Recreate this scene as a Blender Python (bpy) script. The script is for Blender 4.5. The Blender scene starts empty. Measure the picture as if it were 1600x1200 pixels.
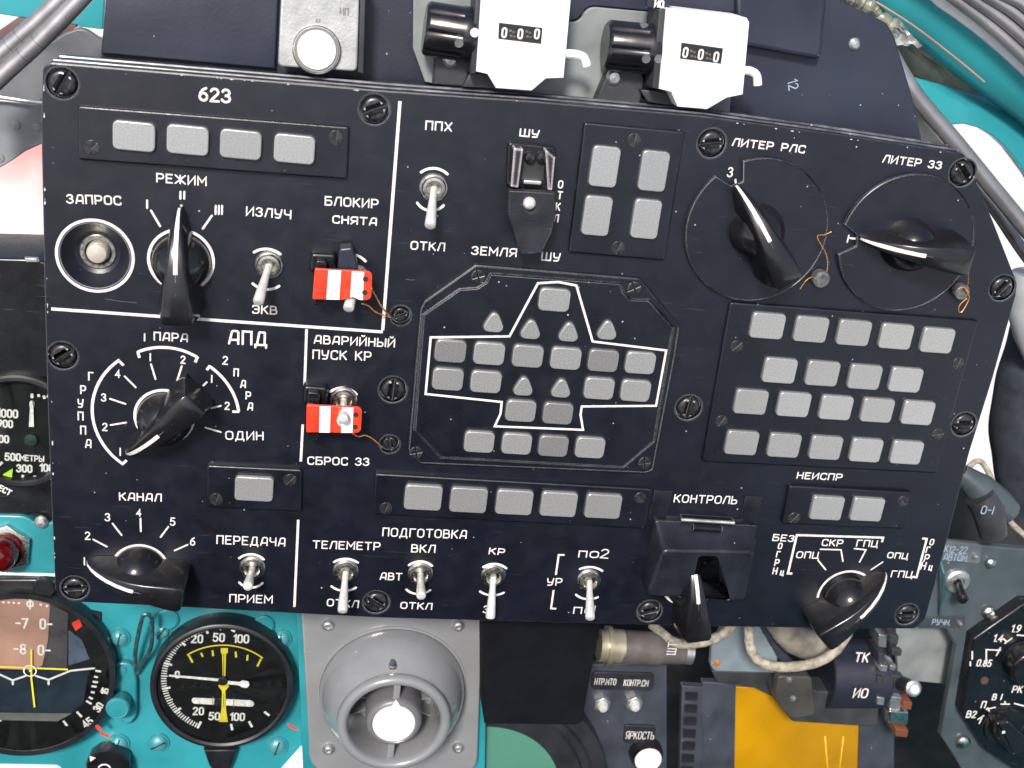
import bpy, math, random
from mathutils import Vector as V, Matrix
from mathutils.geometry import delaunay_2d_cdt
random.seed(7)
rad = math.radians
sc = bpy.context.scene
col = sc.collection

# ------------------------------------------------------------------ camera
FPX = 1860.0                       # focal length in pixels of a 1600 px wide picture
LEAN = rad(20)                     # the control panel leans back by 20 degrees
def cols3(a, b, c): return Matrix((a, b, c)).transposed()
_h = V((11600, 770, 1860)).normalized()
_v = V((-610, 4700, 1860)); _v = (_v - _h * _v.dot(_h)).normalized()
XC, YC = _h, -_v
NC = XC.cross(YC)
XP = V((1, 0, 0)); YP = V((0, math.sin(LEAN), math.cos(LEAN))); NP = XP.cross(YP)
RW = cols3(XP, YP, NP) @ cols3(XC, YC, NC).transposed()
CAM = -(RW @ V((0, 0, 1))) * 0.5
cam = bpy.data.cameras.new('camera'); camo = bpy.data.objects.new('camera', cam); col.objects.link(camo)
_r = cols3(RW @ V((1, 0, 0)), RW @ V((0, -1, 0)), RW @ V((0, 0, -1)))
camo.matrix_world = Matrix.Translation(CAM) @ _r.to_4x4()
cam.sensor_width = 36; cam.lens = FPX / 1600 * 36
cam.clip_start = 0.02; cam.clip_end = 5000
cam.dof.use_dof = True; cam.dof.focus_distance = 0.5; cam.dof.aperture_fstop = 20
sc.camera = camo
# ------------------------------------------------------------------ sky, sun, exposure
w = bpy.data.worlds.new('World'); sc.world = w; w.use_nodes = True
nt = w.node_tree
SUN_EL, SUN_AZ = rad(52), rad(-155)     # azimuth measured from +Y towards +X
sky = nt.nodes.new('ShaderNodeTexSky'); sky.sky_type = 'NISHITA'; sky.sun_disc = False
sky.sun_elevation = SUN_EL; sky.sun_rotation = SUN_AZ
sky.air_density = 1.0; sky.dust_density = 4.0
nt.nodes['Background'].inputs[1].default_value = 0.05
nt.links.new(sky.outputs[0], nt.nodes['Background'].inputs[0])
sd = V((math.sin(SUN_AZ) * math.cos(SUN_EL), math.cos(SUN_AZ) * math.cos(SUN_EL), math.sin(SUN_EL)))
sl = bpy.data.lights.new('sun', 'SUN'); so = bpy.data.objects.new('sun', sl); col.objects.link(so)
sl.energy = 1.5; sl.angle = rad(10); sl.color = (1, .96, .9)
so.rotation_euler = sd.to_track_quat('Z', 'Y').to_euler()
sc.view_settings.view_transform = 'Standard'; sc.view_settings.look = 'None'
sc.view_settings.exposure = 1.62; sc.view_settings.gamma = 1

# ------------------------------------------------------------------ frames: local millimetres on a plane in the cockpit
class Fr:
    def __init__(s, M): s.M = M; s.I = M.inverted()
    def p(s, px, py, h=0.0):
        d = s.I.to_3x3() @ (RW @ V(((px - 800) / FPX, (py - 600) / FPX, 1)))
        o = s.I @ CAM
        t = (h * .001 - o.z) / d.z
        q = o + d * t
        return V((q.x * 1000, q.y * 1000))
    def pp(s, pts, h=0.0): return [s.p(a, b, h) for a, b in pts]
    def p3(s, px, py, h=0.0):
        q = s.p(px, py, h); return V((q.x, q.y, h))
    def c(s, cx, cy, rx, h=0.0):
        a = s.p(cx, cy, h); b = s.p(cx + rx, cy, h)
        return a.x, a.y, (b - a).length
def frame(px, py, w, lean=0, yaw=0, roll=0):
    d = RW @ V(((px - 800) / FPX, (py - 600) / FPX, 1))
    t = (-w * .001 - CAM.dot(NP)) / d.dot(NP)
    o = CAM + d * t
    B = cols3(XP, YP, NP) @ Matrix.Rotation(rad(-lean), 3, 'X') @ Matrix.Rotation(rad(yaw), 3, 'Y') @ Matrix.Rotation(rad(roll), 3, 'Z')
    return Fr(Matrix.Translation(o) @ B.to_4x4())
P = frame(800, 600, 0)

# ------------------------------------------------------------------ 2D helpers
def area(p): return sum(p[i][0] * p[(i + 1) % len(p)][1] - p[(i + 1) % len(p)][0] * p[i][1] for i in range(len(p))) / 2
def ccw(p):
    p = [V((a[0], a[1])) for a in p]
    return p if area(p) > 0 else p[::-1]
def rounded(pts, r=0.0, closed=True, n=5):
    """pts are (x, y) or (x, y, radius)"""
    out = []; m = len(pts)
    for i, q in enumerate(pts):
        c = V((q[0], q[1])); rr = q[2] if len(q) > 2 else r
        if not closed and i in (0, m - 1) or rr <= 0: out.append(c); continue
        a = V(pts[(i - 1) % m][:2]); b = V(pts[(i + 1) % m][:2])
        la, lb = (a - c).length, (b - c).length
        if la < 1e-6 or lb < 1e-6: continue
        u, v = (a - c) / la, (b - c) / lb
        ang = math.acos(max(-1, min(1, u.dot(v))))
        t = min(rr / max(math.tan(ang / 2), .05), la * .5, lb * .5)
        p0, p2 = c + u * t, c + v * t
        for k in range(n + 1):
            s = k / n; w1 = 2 * s * (1 - s) * math.sin(ang / 2) ** .5
            w0, w2 = (1 - s) ** 2, s * s
            out.append((p0 * w0 + c * w1 + p2 * w2) / (w0 + w1 + w2))
    return out
def inset(p, d):
    n = len(p); out = []
    for i in range(n):
        a, c, b = p[i - 1], p[i], p[(i + 1) % n]
        e1, e2 = (c - a), (b - c)
        if e1.length < 1e-7 or e2.length < 1e-7: out.append(c.copy()); continue
        e1.normalize(); e2.normalize()
        n1, n2 = V((-e1.y, e1.x)), V((-e2.y, e2.x))
        m = n1 + n2
        if m.length < .05: out.append(c + n1 * d); continue
        m.normalize(); out.append(c + m * (d / max(.35, m.dot(n1))))
    return out
def rrect(cx, cy, w, h, r, n=4): return rounded([(cx - w/2, cy - h/2), (cx + w/2, cy - h/2), (cx + w/2, cy + h/2), (cx - w/2, cy + h/2)], r, True, n)
def circ(cx, cy, r, n=32, a0=0, a1=2 * math.pi, full=True):
    m = n if full else n + 1
    return [V((cx + r * math.cos(a0 + (a1 - a0) * k / n), cy + r * math.sin(a0 + (a1 - a0) * k / n))) for k in range(m)]
def arc3(a, b, c, n=20):
    """arc through three points"""
    ax, ay, bx, by, cx, cy = *a, *b, *c
    d = 2 * (ax * (by - cy) + bx * (cy - ay) + cx * (ay - by))
    ux = ((ax*ax+ay*ay)*(by-cy) + (bx*bx+by*by)*(cy-ay) + (cx*cx+cy*cy)*(ay-by)) / d
    uy = ((ax*ax+ay*ay)*(cx-bx) + (bx*bx+by*by)*(ax-cx) + (cx*cx+cy*cy)*(bx-ax)) / d
    r = math.hypot(ax - ux, ay - uy)
    t = [math.atan2(q[1] - uy, q[0] - ux) for q in (a, b, c)]
    t1 = (t[1] - t[0]) % (2*math.pi); t2 = (t[2] - t[0]) % (2*math.pi)
    if t1 > t2: t2 -= 2 * math.pi
    return [V((ux + r * math.cos(t[0] + t2 * k / n), uy + r * math.sin(t[0] + t2 * k / n))) for k in range(n + 1)]

# ------------------------------------------------------------------ mesh builder (local millimetres)
class MB:
    def __init__(s): s.v = []; s.f = []
    def add(s, vs, fs):
        o = len(s.v); s.v += [tuple(x) for x in vs]; s.f += [tuple(i + o for i in f) for f in fs]; return s
    def rings(s, rs, cap0=True, cap1=True, closed=True):
        n = len(rs[0]); vs = [q for r in rs for q in r]; fs = []
        m = n if closed else n - 1
        for j in range(len(rs) - 1):
            for i in range(m):
                a = j * n + i; b = j * n + (i + 1) % n
                fs.append((a, b, b + n, a + n))
        if cap0: fs.append(tuple(range(n))[::-1])
        if cap1: fs.append(tuple(range((len(rs) - 1) * n, len(rs) * n)))
        return s.add(vs, fs)
    def prism(s, poly, z0, z1, bev=0, seg=3, bottom=True):
        p = ccw(poly)
        rs = [[(q.x, q.y, z0) for q in p]]
        if bev > 0:
            for k in range(seg + 1):
                a = k / seg * math.pi / 2
                r = inset(p, bev * (1 - math.cos(a)))
                rs.append([(q.x, q.y, z1 - bev + bev * math.sin(a)) for q in r])
        else: rs.append([(q.x, q.y, z1) for q in p])
        return s.rings(rs, bottom, True)
    def sheet(s, poly, z):
        p = ccw(poly); return s.add([(q.x, q.y, z) for q in p], [tuple(range(len(p)))])
    def ringwall(s, outer, inner, z0, z1, bev=0.0):
        """a flat ring (same vertex count) with walls"""
        o, i = ccw(outer), ccw(inner)
        o2, i2 = (inset(o, bev), inset(i, -bev)) if bev else (o, i)
        rs = [[(q.x, q.y, z0) for q in o], [(q.x, q.y, z1 - bev) for q in o]]
        if bev: rs.append([(q.x, q.y, z1) for q in o2]); rs.append([(q.x, q.y, z1) for q in i2])
        else: rs.append([(q.x, q.y, z1) for q in i])
        if bev: rs.append([(q.x, q.y, z1 - bev) for q in i])
        rs.append([(q.x, q.y, z0) for q in i])
        return s.rings(rs, False, False)
    def lathe(s, prof, cx=0, cy=0, seg=40, z=0, flute=None, caps=True):
        rs = []
        for r, h in prof:
            rs.append([(cx + max(r, 1e-3) * (flute(k / seg) if flute else 1) * math.cos(2*math.pi*k/seg), cy + max(r, 1e-3) * (flute(k / seg) if flute else 1) * math.sin(2*math.pi*k/seg), z + h) for k in range(seg)])
        return s.rings(rs, caps and prof[0][0] > .01, caps and prof[-1][0] > .01)
    def box(s, x0, y0, z0, x1, y1, z1, bev=0):
        return s.prism([(x0, y0), (x1, y0), (x1, y1), (x0, y1)], z0, z1, bev)
    def tube(s, path, r, seg=10, caps=True, rfun=None):
        path = [V(p) for p in path]; n = len(path); rs = []
        t0 = (path[1] - path[0]).normalized()
        u = t0.orthogonal().normalized()
        for i in range(n):
            t = (path[min(i + 1, n - 1)] - path[max(i - 1, 0)]).normalized()
            u = (u - t * u.dot(t)).normalized(); w_ = t.cross(u)
            rr = r[i] if isinstance(r, (list, tuple)) else r
            rs.append([path[i] + (u * math.cos(2*math.pi*k/seg) + w_ * math.sin(2*math.pi*k/seg)) * rr for k in range(seg)])
        return s.rings(rs, caps, caps)
    def ribbon(s, pts, w_, z, cap=True, closed=False, fz=None):
        p = [V((q[0], q[1])) for q in pts]
        q = [p[0]]
        for a in p[1:]:
            if (a - q[-1]).length > 1e-4: q.append(a)
        p = q
        if closed and (p[0] - p[-1]).length < 1e-4: p.pop()
        n = len(p)
        if n < 2: return s
        L, R = [], []
        for i in range(n):
            if closed: a, b = p[i - 1], p[(i + 1) % n]
            else: a, b = p[max(i - 1, 0)], p[min(i + 1, n - 1)]
            e1 = (p[i] - a) if (p[i] - a).length > 1e-6 else (b - p[i])
            e2 = (b - p[i]) if (b - p[i]).length > 1e-6 else (p[i] - a)
            e1, e2 = e1.normalized(), e2.normalized()
            n1, n2 = V((-e1.y, e1.x)), V((-e2.y, e2.x)); m = n1 + n2
            m = m.normalized() if m.length > .2 else n1
            k = w_ / 2 / max(.45, m.dot(n1))
            L.append(p[i] + m * k); R.append(p[i] - m * k)
        Z = (lambda i: z) if fz is None else fz
        vs = [(a.x, a.y, Z(i)) for i, a in enumerate(L)] + [(a.x, a.y, Z(i)) for i, a in enumerate(R)]
        fs = [(n + i, n + i + 1, i + 1, i) for i in range(n - 1)]
        if closed: fs.append((2 * n - 1, n, 0, n - 1))
        s.add(vs, fs)
        if cap and not closed:
            for c, d, l_, i in ((p[0], (p[0] - p[1]).normalized(), L[0], 0), (p[-1], (p[-1] - p[-2]).normalized(), L[-1], n - 1)):
                a0 = math.atan2(d.y, d.x) - math.pi / 2
                s.add([(c.x + w_/2 * math.cos(a0 + math.pi * k / 6), c.y + w_/2 * math.sin(a0 + math.pi * k / 6), Z(i)) for k in range(7)], [tuple(range(7))])
        return s
    def holed(s, outer, holes, z):
        loops = [ccw(outer)] + [ccw(h) for h in holes]; co, ed = [], []
        for lp in loops:
            n0 = len(co); co += [V((q[0], q[1])) for q in lp]; ed += [(n0 + i, n0 + (i + 1) % len(lp)) for i in range(len(lp))]
        vs, _e, fs, *_r = delaunay_2d_cdt(co, ed, [], 0, 1e-5)
        def inside(q, lp):
            r = False
            for i in range(len(lp)):
                a, b = lp[i - 1], lp[i]
                if (a.y > q.y) != (b.y > q.y) and q.x < (b.x - a.x) * (q.y - a.y) / (b.y - a.y) + a.x: r = not r
            return r
        keep = []
        for f in fs:
            c = sum((vs[i] for i in f), V((0, 0))) / len(f)
            if inside(c, loops[0]) and not any(inside(c, h) for h in loops[1:]): keep.append(f if area([vs[i] for i in f]) > 0 else f[::-1])
        return s.add([(q.x, q.y, z) for q in vs], keep)
    def mesh(s, name, c=(0, 0, 0), angle=32):
        me = bpy.data.meshes.new(name)
        me.from_pydata([((x - c[0]) * .001, (y - c[1]) * .001, (z - c[2]) * .001) for x, y, z in s.v], [], s.f)
        me.update(); me.shade_smooth(); me.set_sharp_from_angle(angle=rad(angle))
        for p_ in me.polygons:
            if len(p_.vertices) > 6: p_.use_smooth = False
        return me

WM = {}
def setp(o, Mw, parent):
    WM[o.name] = Mw
    if parent is not None:
        o.parent = parent; o.matrix_basis = WM[parent.name].inverted() @ Mw
    else: o.matrix_basis = Mw
def props(o, label=None, cat=None, group=None, kind=None):
    if label: o['label'] = label
    if cat: o['category'] = cat
    if group: o['group'] = group
    if kind: o['kind'] = kind
    return o
def T(x, y, z=0): return Matrix.Translation((x * .001, y * .001, z * .001))
def thing(name, fr, at, label, cat, group=None):
    o = bpy.data.objects.new(name, None); col.objects.link(o); o.empty_display_size = .01
    setp(o, fr.M @ T(*at), None); return props(o, label, cat, group)
def part(name, mb, mat, fr, parent=None, label=None, at=None, rot=0, angle=32, **k):
    """a mesh; 'at' places a mesh built round its own origin, else its origin goes to the middle of its foot"""
    if isinstance(mb, bpy.types.Mesh): me = mb; at = at or (0, 0, 0)
    elif at is not None: me = mb.mesh(name, (0, 0, 0), angle)
    else:
        xs, ys, zs = zip(*mb.v); at = ((min(xs)+max(xs))/2, (min(ys)+max(ys))/2, min(zs)); me = mb.mesh(name, at, angle)
    o = bpy.data.objects.new(name, me); col.objects.link(o)
    if mat is not None and not me.materials: me.materials.append(mat)
    setp(o, fr.M @ T(*at) @ Matrix.Rotation(rot, 4, 'Z'), parent)
    return props(o, label, **k)

# ------------------------------------------------------------------ materials
def mat(name, c, rough=.5, metal=0, var=.12, vscale=60, bump=0., bscale=900, dust=0., dscale=230, wear=None, spec=.5, scratch=0., rvar=.08, c2=None, coat=0):
    m = bpy.data.materials.new(name); m.use_nodes = True
    n = m.node_tree.nodes; l = m.node_tree.links; b = n['Principled BSDF']
    tc = n.new('ShaderNodeTexCoord'); co = tc.outputs['Object']
    no = n.new('ShaderNodeTexNoise'); no.inputs['Scale'].default_value = vscale; no.inputs['Detail'].default_value = 5; l.new(co, no.inputs['Vector'])
    mx = n.new('ShaderNodeMix'); mx.data_type = 'RGBA'
    d = c2 or tuple(max(0, x * (1 - 2 * var)) for x in c); e = c if c2 else tuple(min(1, x * (1 + 2 * var)) for x in c)
    mx.inputs[6].default_value = (*d, 1); mx.inputs[7].default_value = (*e, 1)
    mr = n.new('ShaderNodeMapRange'); mr.inputs[1].default_value = .3; mr.inputs[2].default_value = .7; l.new(no.outputs[0], mr.inputs[0]); l.new(mr.outputs[0], mx.inputs[0])
    out = mx.outputs[2]
    def over(fac, colr, out):
        k = n.new('ShaderNodeMix'); k.data_type = 'RGBA'; l.new(fac, k.inputs[0]); l.new(out, k.inputs[6]); k.inputs[7].default_value = (*colr, 1); return k.outputs[2]
    if dust:
        vo = n.new('ShaderNodeTexVoronoi'); vo.inputs['Scale'].default_value = dscale; l.new(co, vo.inputs['Vector'])
        # small bright motes; each cell gets its own size
        sep = n.new('ShaderNodeSeparateColor'); l.new(vo.outputs['Color'], sep.inputs[0])
        pw = n.new('ShaderNodeMath'); pw.operation = 'POWER'; l.new(sep.outputs[0], pw.inputs[0]); pw.inputs[1].default_value = 3
        ml = n.new('ShaderNodeMath'); ml.operation = 'MULTIPLY'; l.new(pw.outputs[0], ml.inputs[0]); ml.inputs[1].default_value = .11 * dust
        lt = n.new('ShaderNodeMath'); lt.operation = 'LESS_THAN'; l.new(vo.outputs['Distance'], lt.inputs[0]); l.new(ml.outputs[0], lt.inputs[1])
        out = over(lt.outputs[0], (.32, .34, .38), out)
        n2 = n.new('ShaderNodeTexNoise'); n2.inputs['Scale'].default_value = 28; n2.inputs['Detail'].default_value = 8; n2.inputs['Roughness'].default_value = .7; l.new(co, n2.inputs['Vector'])
        m2 = n.new('ShaderNodeMapRange'); m2.inputs[1].default_value = .5; m2.inputs[2].default_value = .85; m2.inputs[4].default_value = .012 * dust; l.new(n2.outputs[0], m2.inputs[0])
        out = over(m2.outputs[0], (.25, .26, .29), out)
    if scratch:
        mp = n.new('ShaderNodeMapping'); mp.inputs['Scale'].default_value = (14, 300, 60); mp.inputs['Rotation'].default_value = (0, 0, .7); l.new(co, mp.inputs[0])
        n3 = n.new('ShaderNodeTexNoise'); n3.inputs['Scale'].default_value = 4; n3.inputs['Detail'].default_value = 2; l.new(mp.outputs[0], n3.inputs['Vector'])
        m3 = n.new('ShaderNodeMapRange'); m3.inputs[1].default_value = .70; m3.inputs[2].default_value = .74; m3.inputs[4].default_value = scratch; l.new(n3.outputs[0], m3.inputs[0])
        out = over(m3.outputs[0], (.22, .22, .25), out)
    if wear:
        wc, amt, wr = wear
        bv = n.new('ShaderNodeBevel'); bv.samples = 4; bv.inputs[0].default_value = wr * .001
        ge = n.new('ShaderNodeNewGeometry'); dt = n.new('ShaderNodeVectorMath'); dt.operation = 'DOT_PRODUCT'
        l.new(bv.outputs[0], dt.inputs[0]); l.new(ge.outputs['Normal'], dt.inputs[1])
        n4 = n.new('ShaderNodeTexNoise'); n4.inputs['Scale'].default_value = 140; n4.inputs['Detail'].default_value = 6; l.new(co, n4.inputs['Vector'])
        sb = n.new('ShaderNodeMath'); sb.operation = 'SUBTRACT'; sb.inputs[0].default_value = 1; l.new(dt.outputs['Value'], sb.inputs[1])
        mu = n.new('ShaderNodeMath'); mu.operation = 'MULTIPLY'; l.new(sb.outputs[0], mu.inputs[0]); l.new(n4.outputs[0], mu.inputs[1])
        m4 = n.new('ShaderNodeMapRange'); m4.inputs[1].default_value = .09 / amt; m4.inputs[2].default_value = .13 / amt; l.new(mu.outputs[0], m4.inputs[0])
        out = over(m4.outputs[0], wc, out)
    l.new(out, b.inputs['Base Color'])
    nr = n.new('ShaderNodeTexNoise'); nr.inputs['Scale'].default_value = vscale * 2.3; nr.inputs['Detail'].default_value = 4; l.new(co, nr.inputs['Vector'])
    m5 = n.new('ShaderNodeMapRange'); m5.inputs[1].default_value = .3; m5.inputs[2].default_value = .7; m5.inputs[3].default_value = max(0, rough - rvar); m5.inputs[4].default_value = min(1, rough + rvar); l.new(nr.outputs[0], m5.inputs[0]); l.new(m5.outputs[0], b.inputs['Roughness'])
    b.inputs['Metallic'].default_value = metal; b.inputs['Specular IOR Level'].default_value = spec
    if coat: b.inputs['Coat Weight'].default_value = coat; b.inputs['Coat Roughness'].default_value = .08
    if bump:
        nb = n.new('ShaderNodeTexNoise'); nb.inputs['Scale'].default_value = bscale; nb.inputs['Detail'].default_value = 3; l.new(co, nb.inputs['Vector'])
        bp = n.new('ShaderNodeBump'); bp.inputs['Strength'].default_value = bump; bp.inputs['Distance'].default_value = .0002; l.new(nb.outputs[0], bp.inputs['Height']); l.new(bp.outputs[0], b.inputs['Normal'])
    return m
WEAR = ((.42, .43, .47), 1.0, .6)
M_PANEL = mat('panel_black_paint', (.0036, .0048, .0108), .35, var=.15, bump=.22, bscale=3800, dust=.8, scratch=.08, wear=((.32, .34, .39), 1.5, .8), spec=.62, rvar=.05)
M_MOD = mat('module_black_paint', (.0034, .0044, .0096), .31, var=.15, bump=.35, bscale=3000, dust=1.1, dscale=300, wear=((.30, .31, .35), 1.9, .6), spec=.65, rvar=.05)
M_BAKE = mat('black_bakelite', (.009, .009, .011), .21, var=.2, dust=.25, bump=.05, bscale=500, wear=((.3, .3, .31), .55, .4), spec=.6, rvar=.08)
M_BLK = mat('black_enamel', (.006, .007, .010), .27, var=.2, dust=.7, wear=((.4, .4, .42), 1.6, .5), scratch=.3)
M_SCREW = mat('black_oxide_steel', (.045, .045, .05), .3, metal=.6, var=.3, vscale=400, dust=.8, wear=((.5, .5, .5), 1.1, .4))
M_WHITE = mat('white_engraved_paint', (.66, .63, .60), .6, var=.12, vscale=700, bump=.3)
M_CAP = [mat('grey_lamp_cap_%s' % k, c, .27, metal=.5, var=.09, vscale=1500, bump=.2, bscale=2500, rvar=.08, spec=.55, coat=.35) for k, c in (('light', (.40, .405, .405)), ('middle', (.36, .365, .365)), ('dark', (.29, .29, .29)), ('green', (.36, .385, .375)))]
M_STEEL = mat('satin_steel', (.62, .60, .54), .28, metal=1, var=.12, vscale=300, dust=.4)
M_NICK = mat('nickel_lever', (.66, .65, .62), .42, metal=.35, var=.08, vscale=500, bump=.1)
M_ALU = mat('bare_aluminium', (.62, .62, .62), .38, metal=.9, var=.15, vscale=120, dust=.6, scratch=.4)
M_RED = mat('red_guard_paint', (.72, .045, .02), .3, var=.12, vscale=200, wear=((.85, .8, .78), .8, .4), coat=.4)
M_GWHITE = mat('white_guard_paint', (.85, .84, .84), .3, var=.04, coat=.4)
M_COPPER = mat('copper_wire', (.85, .32, .10), .3, metal=.6, var=.2, vscale=900)
M_TEAL = mat('teal_cockpit_paint', (.020, .215, .25), .38, var=.12, vscale=25, dust=.5, bump=.1, bscale=200, wear=((.3, .5, .5), .6, .6), coat=.2)
M_TEALD = mat('teal_frame_paint', (.03, .30, .34), .45, var=.2, vscale=14, dust=.4, bump=.1, bscale=200, c2=(.025, .24, .27))
M_GREY = mat('vent_grey_paint', (.205, .210, .220), .20, var=.05, vscale=40, dust=.3, coat=.7, spec=.5)
M_GREYD = mat('dark_grey_paint', (.036, .041, .055), .45, var=.15, dust=.8, bump=.2, bscale=800, wear=WEAR)
M_HOOD = mat('blue_black_hood_paint', (.018, .022, .038), .40, var=.12, vscale=25, dust=.8, bump=.3, bscale=700, wear=((.3, .32, .36), .8, .7))
M_PLATE = mat('grey_green_plate', (.19, .21, .21), .5, var=.12, dust=.5, bump=.15, metal=.1)
M_BOX = mat('white_counter_enamel', (.84, .85, .86), .35, var=.03, dust=.3, wear=((.3, .3, .32), .6, .3))
M_SIDE = mat('dark_housing', (.03, .032, .036), .5, var=.2, dust=.6)
M_DARK = mat('cockpit_dark', (.016, .016, .018), .6, var=.3)
M_GAUGE = mat('gauge_black', (.010, .011, .013), .35, var=.2, dust=.5)
M_DIAL = mat('dial_black', (.006, .007, .008), .6, var=.2)
M_YEL = mat('yellow_marking', (.62, .50, .03), .5, var=.1)
M_LIME = mat('lime_marker', (.45, .72, .04), .5, var=.1)
M_REDM = mat('red_marking', (.65, .04, .02), .5, var=.15)
M_GR2 = mat('green_grey_side_panel', (.050, .066, .076), .42, var=.12, dust=.9, bump=.2, wear=((.3, .34, .36), 1, .6))
M_BLUEGREY = mat('blue_grey_bracket', (.17, .21, .24), .5, var=.1, dust=.6)
M_ROPE = mat('fabric_sleeve', (.30, .265, .21), .9, var=.25, vscale=300, bump=.9, bscale=700)
M_CANVAS = mat('canvas_wrap', (.24, .215, .18), .9, var=.2, vscale=120, bump=.5, bscale=2500)
M_AMBER = mat('amber_panel', (.38, .19, .002), .3, var=.12, vscale=18, coat=.3)
M_FOIL = mat('crinkled_foil', (.27, .28, .22), .40, metal=.35, var=.3, vscale=40, bump=.9, bscale=70)
M_TUBE = mat('grey_metal_tube', (.36, .35, .36), .34, metal=.7, var=.12, vscale=50, dust=.4)
M_FAB = mat('dark_blue_fabric', (.022, .028, .040), .9, var=.25, vscale=90, bump=.6, bscale=900)
M_GREEN = mat('green_scope_glass', (.075, .215, .16), .25, var=.06, vscale=15, coat=.5)
M_RUB = mat('black_rubber', (.018, .019, .024), .45, var=.2, dust=.5)
M_BROWN = mat('brown_connector', (.115, .10, .095), .42, var=.2, dust=.8, metal=.2)
M_GPLATE = mat('guard_plate_black', (.011, .012, .017), .42, var=.25, dust=1, bump=.5, bscale=1500, scratch=.5, wear=((.42, .42, .45), 2.6, .7))
M_TAB = mat('tab_black', (.006, .007, .012), .38, var=.2, dust=.6, wear=((.2, .21, .25), .8, .3))
M_PINK = mat('tan_horizon_drum', (.36, .20, .15), .5, var=.15, vscale=30)
M_NAVY = mat('navy_horizon_drum', (.012, .022, .035), .4, var=.15)
M_BLUEMARK = mat('pale_blue_marking', (.25, .32, .42), .6, var=.1)
M_GREYMARK = mat('grey_marking', (.16, .16, .17), .6, var=.1)
def glass_mat(name, tint, gl=.08):
    m = bpy.data.materials.new(name); m.use_nodes = True; n = m.node_tree.nodes; l = m.node_tree.links
    n.remove(n['Principled BSDF']); o = n['Material Output']
    t = n.new('ShaderNodeBsdfTransparent'); t.inputs[0].default_value = (*tint, 1)
    g = n.new('ShaderNodeBsdfGlossy'); g.inputs['Roughness'].default_value = .03
    fr = n.new('ShaderNodeFresnel'); fr.inputs[0].default_value = 1.45
    k = n.new('ShaderNodeMixShader'); l.new(fr.outputs[0], k.inputs[0]); l.new(t.outputs[0], k.inputs[1]); l.new(g.outputs[0], k.inputs[2]); l.new(k.outputs[0], o.inputs[0])
    return m
M_GLASS = glass_mat('clear_glass', (.93, .95, .95))
M_REDLENS = bpy.data.materials.new('red_lamp_lens'); M_REDLENS.use_nodes = True
_b = M_REDLENS.node_tree.nodes['Principled BSDF']; _b.inputs['Base Color'].default_value = (.10, .003, .004, 1); _b.inputs['Roughness'].default_value = .12; _b.inputs['Coat Weight'].default_value = .6; _b.inputs['Transmission Weight'].default_value = .25
M_LENS = bpy.data.materials.new('frosted_lens'); M_LENS.use_nodes = True
_b = M_LENS.node_tree.nodes['Principled BSDF']; _b.inputs['Base Color'].default_value = (.42, .38, .34, 1); _b.inputs['Roughness'].default_value = .2; _b.inputs['Subsurface Weight'].default_value = 0; _b.inputs['Coat Weight'].default_value = .5

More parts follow.
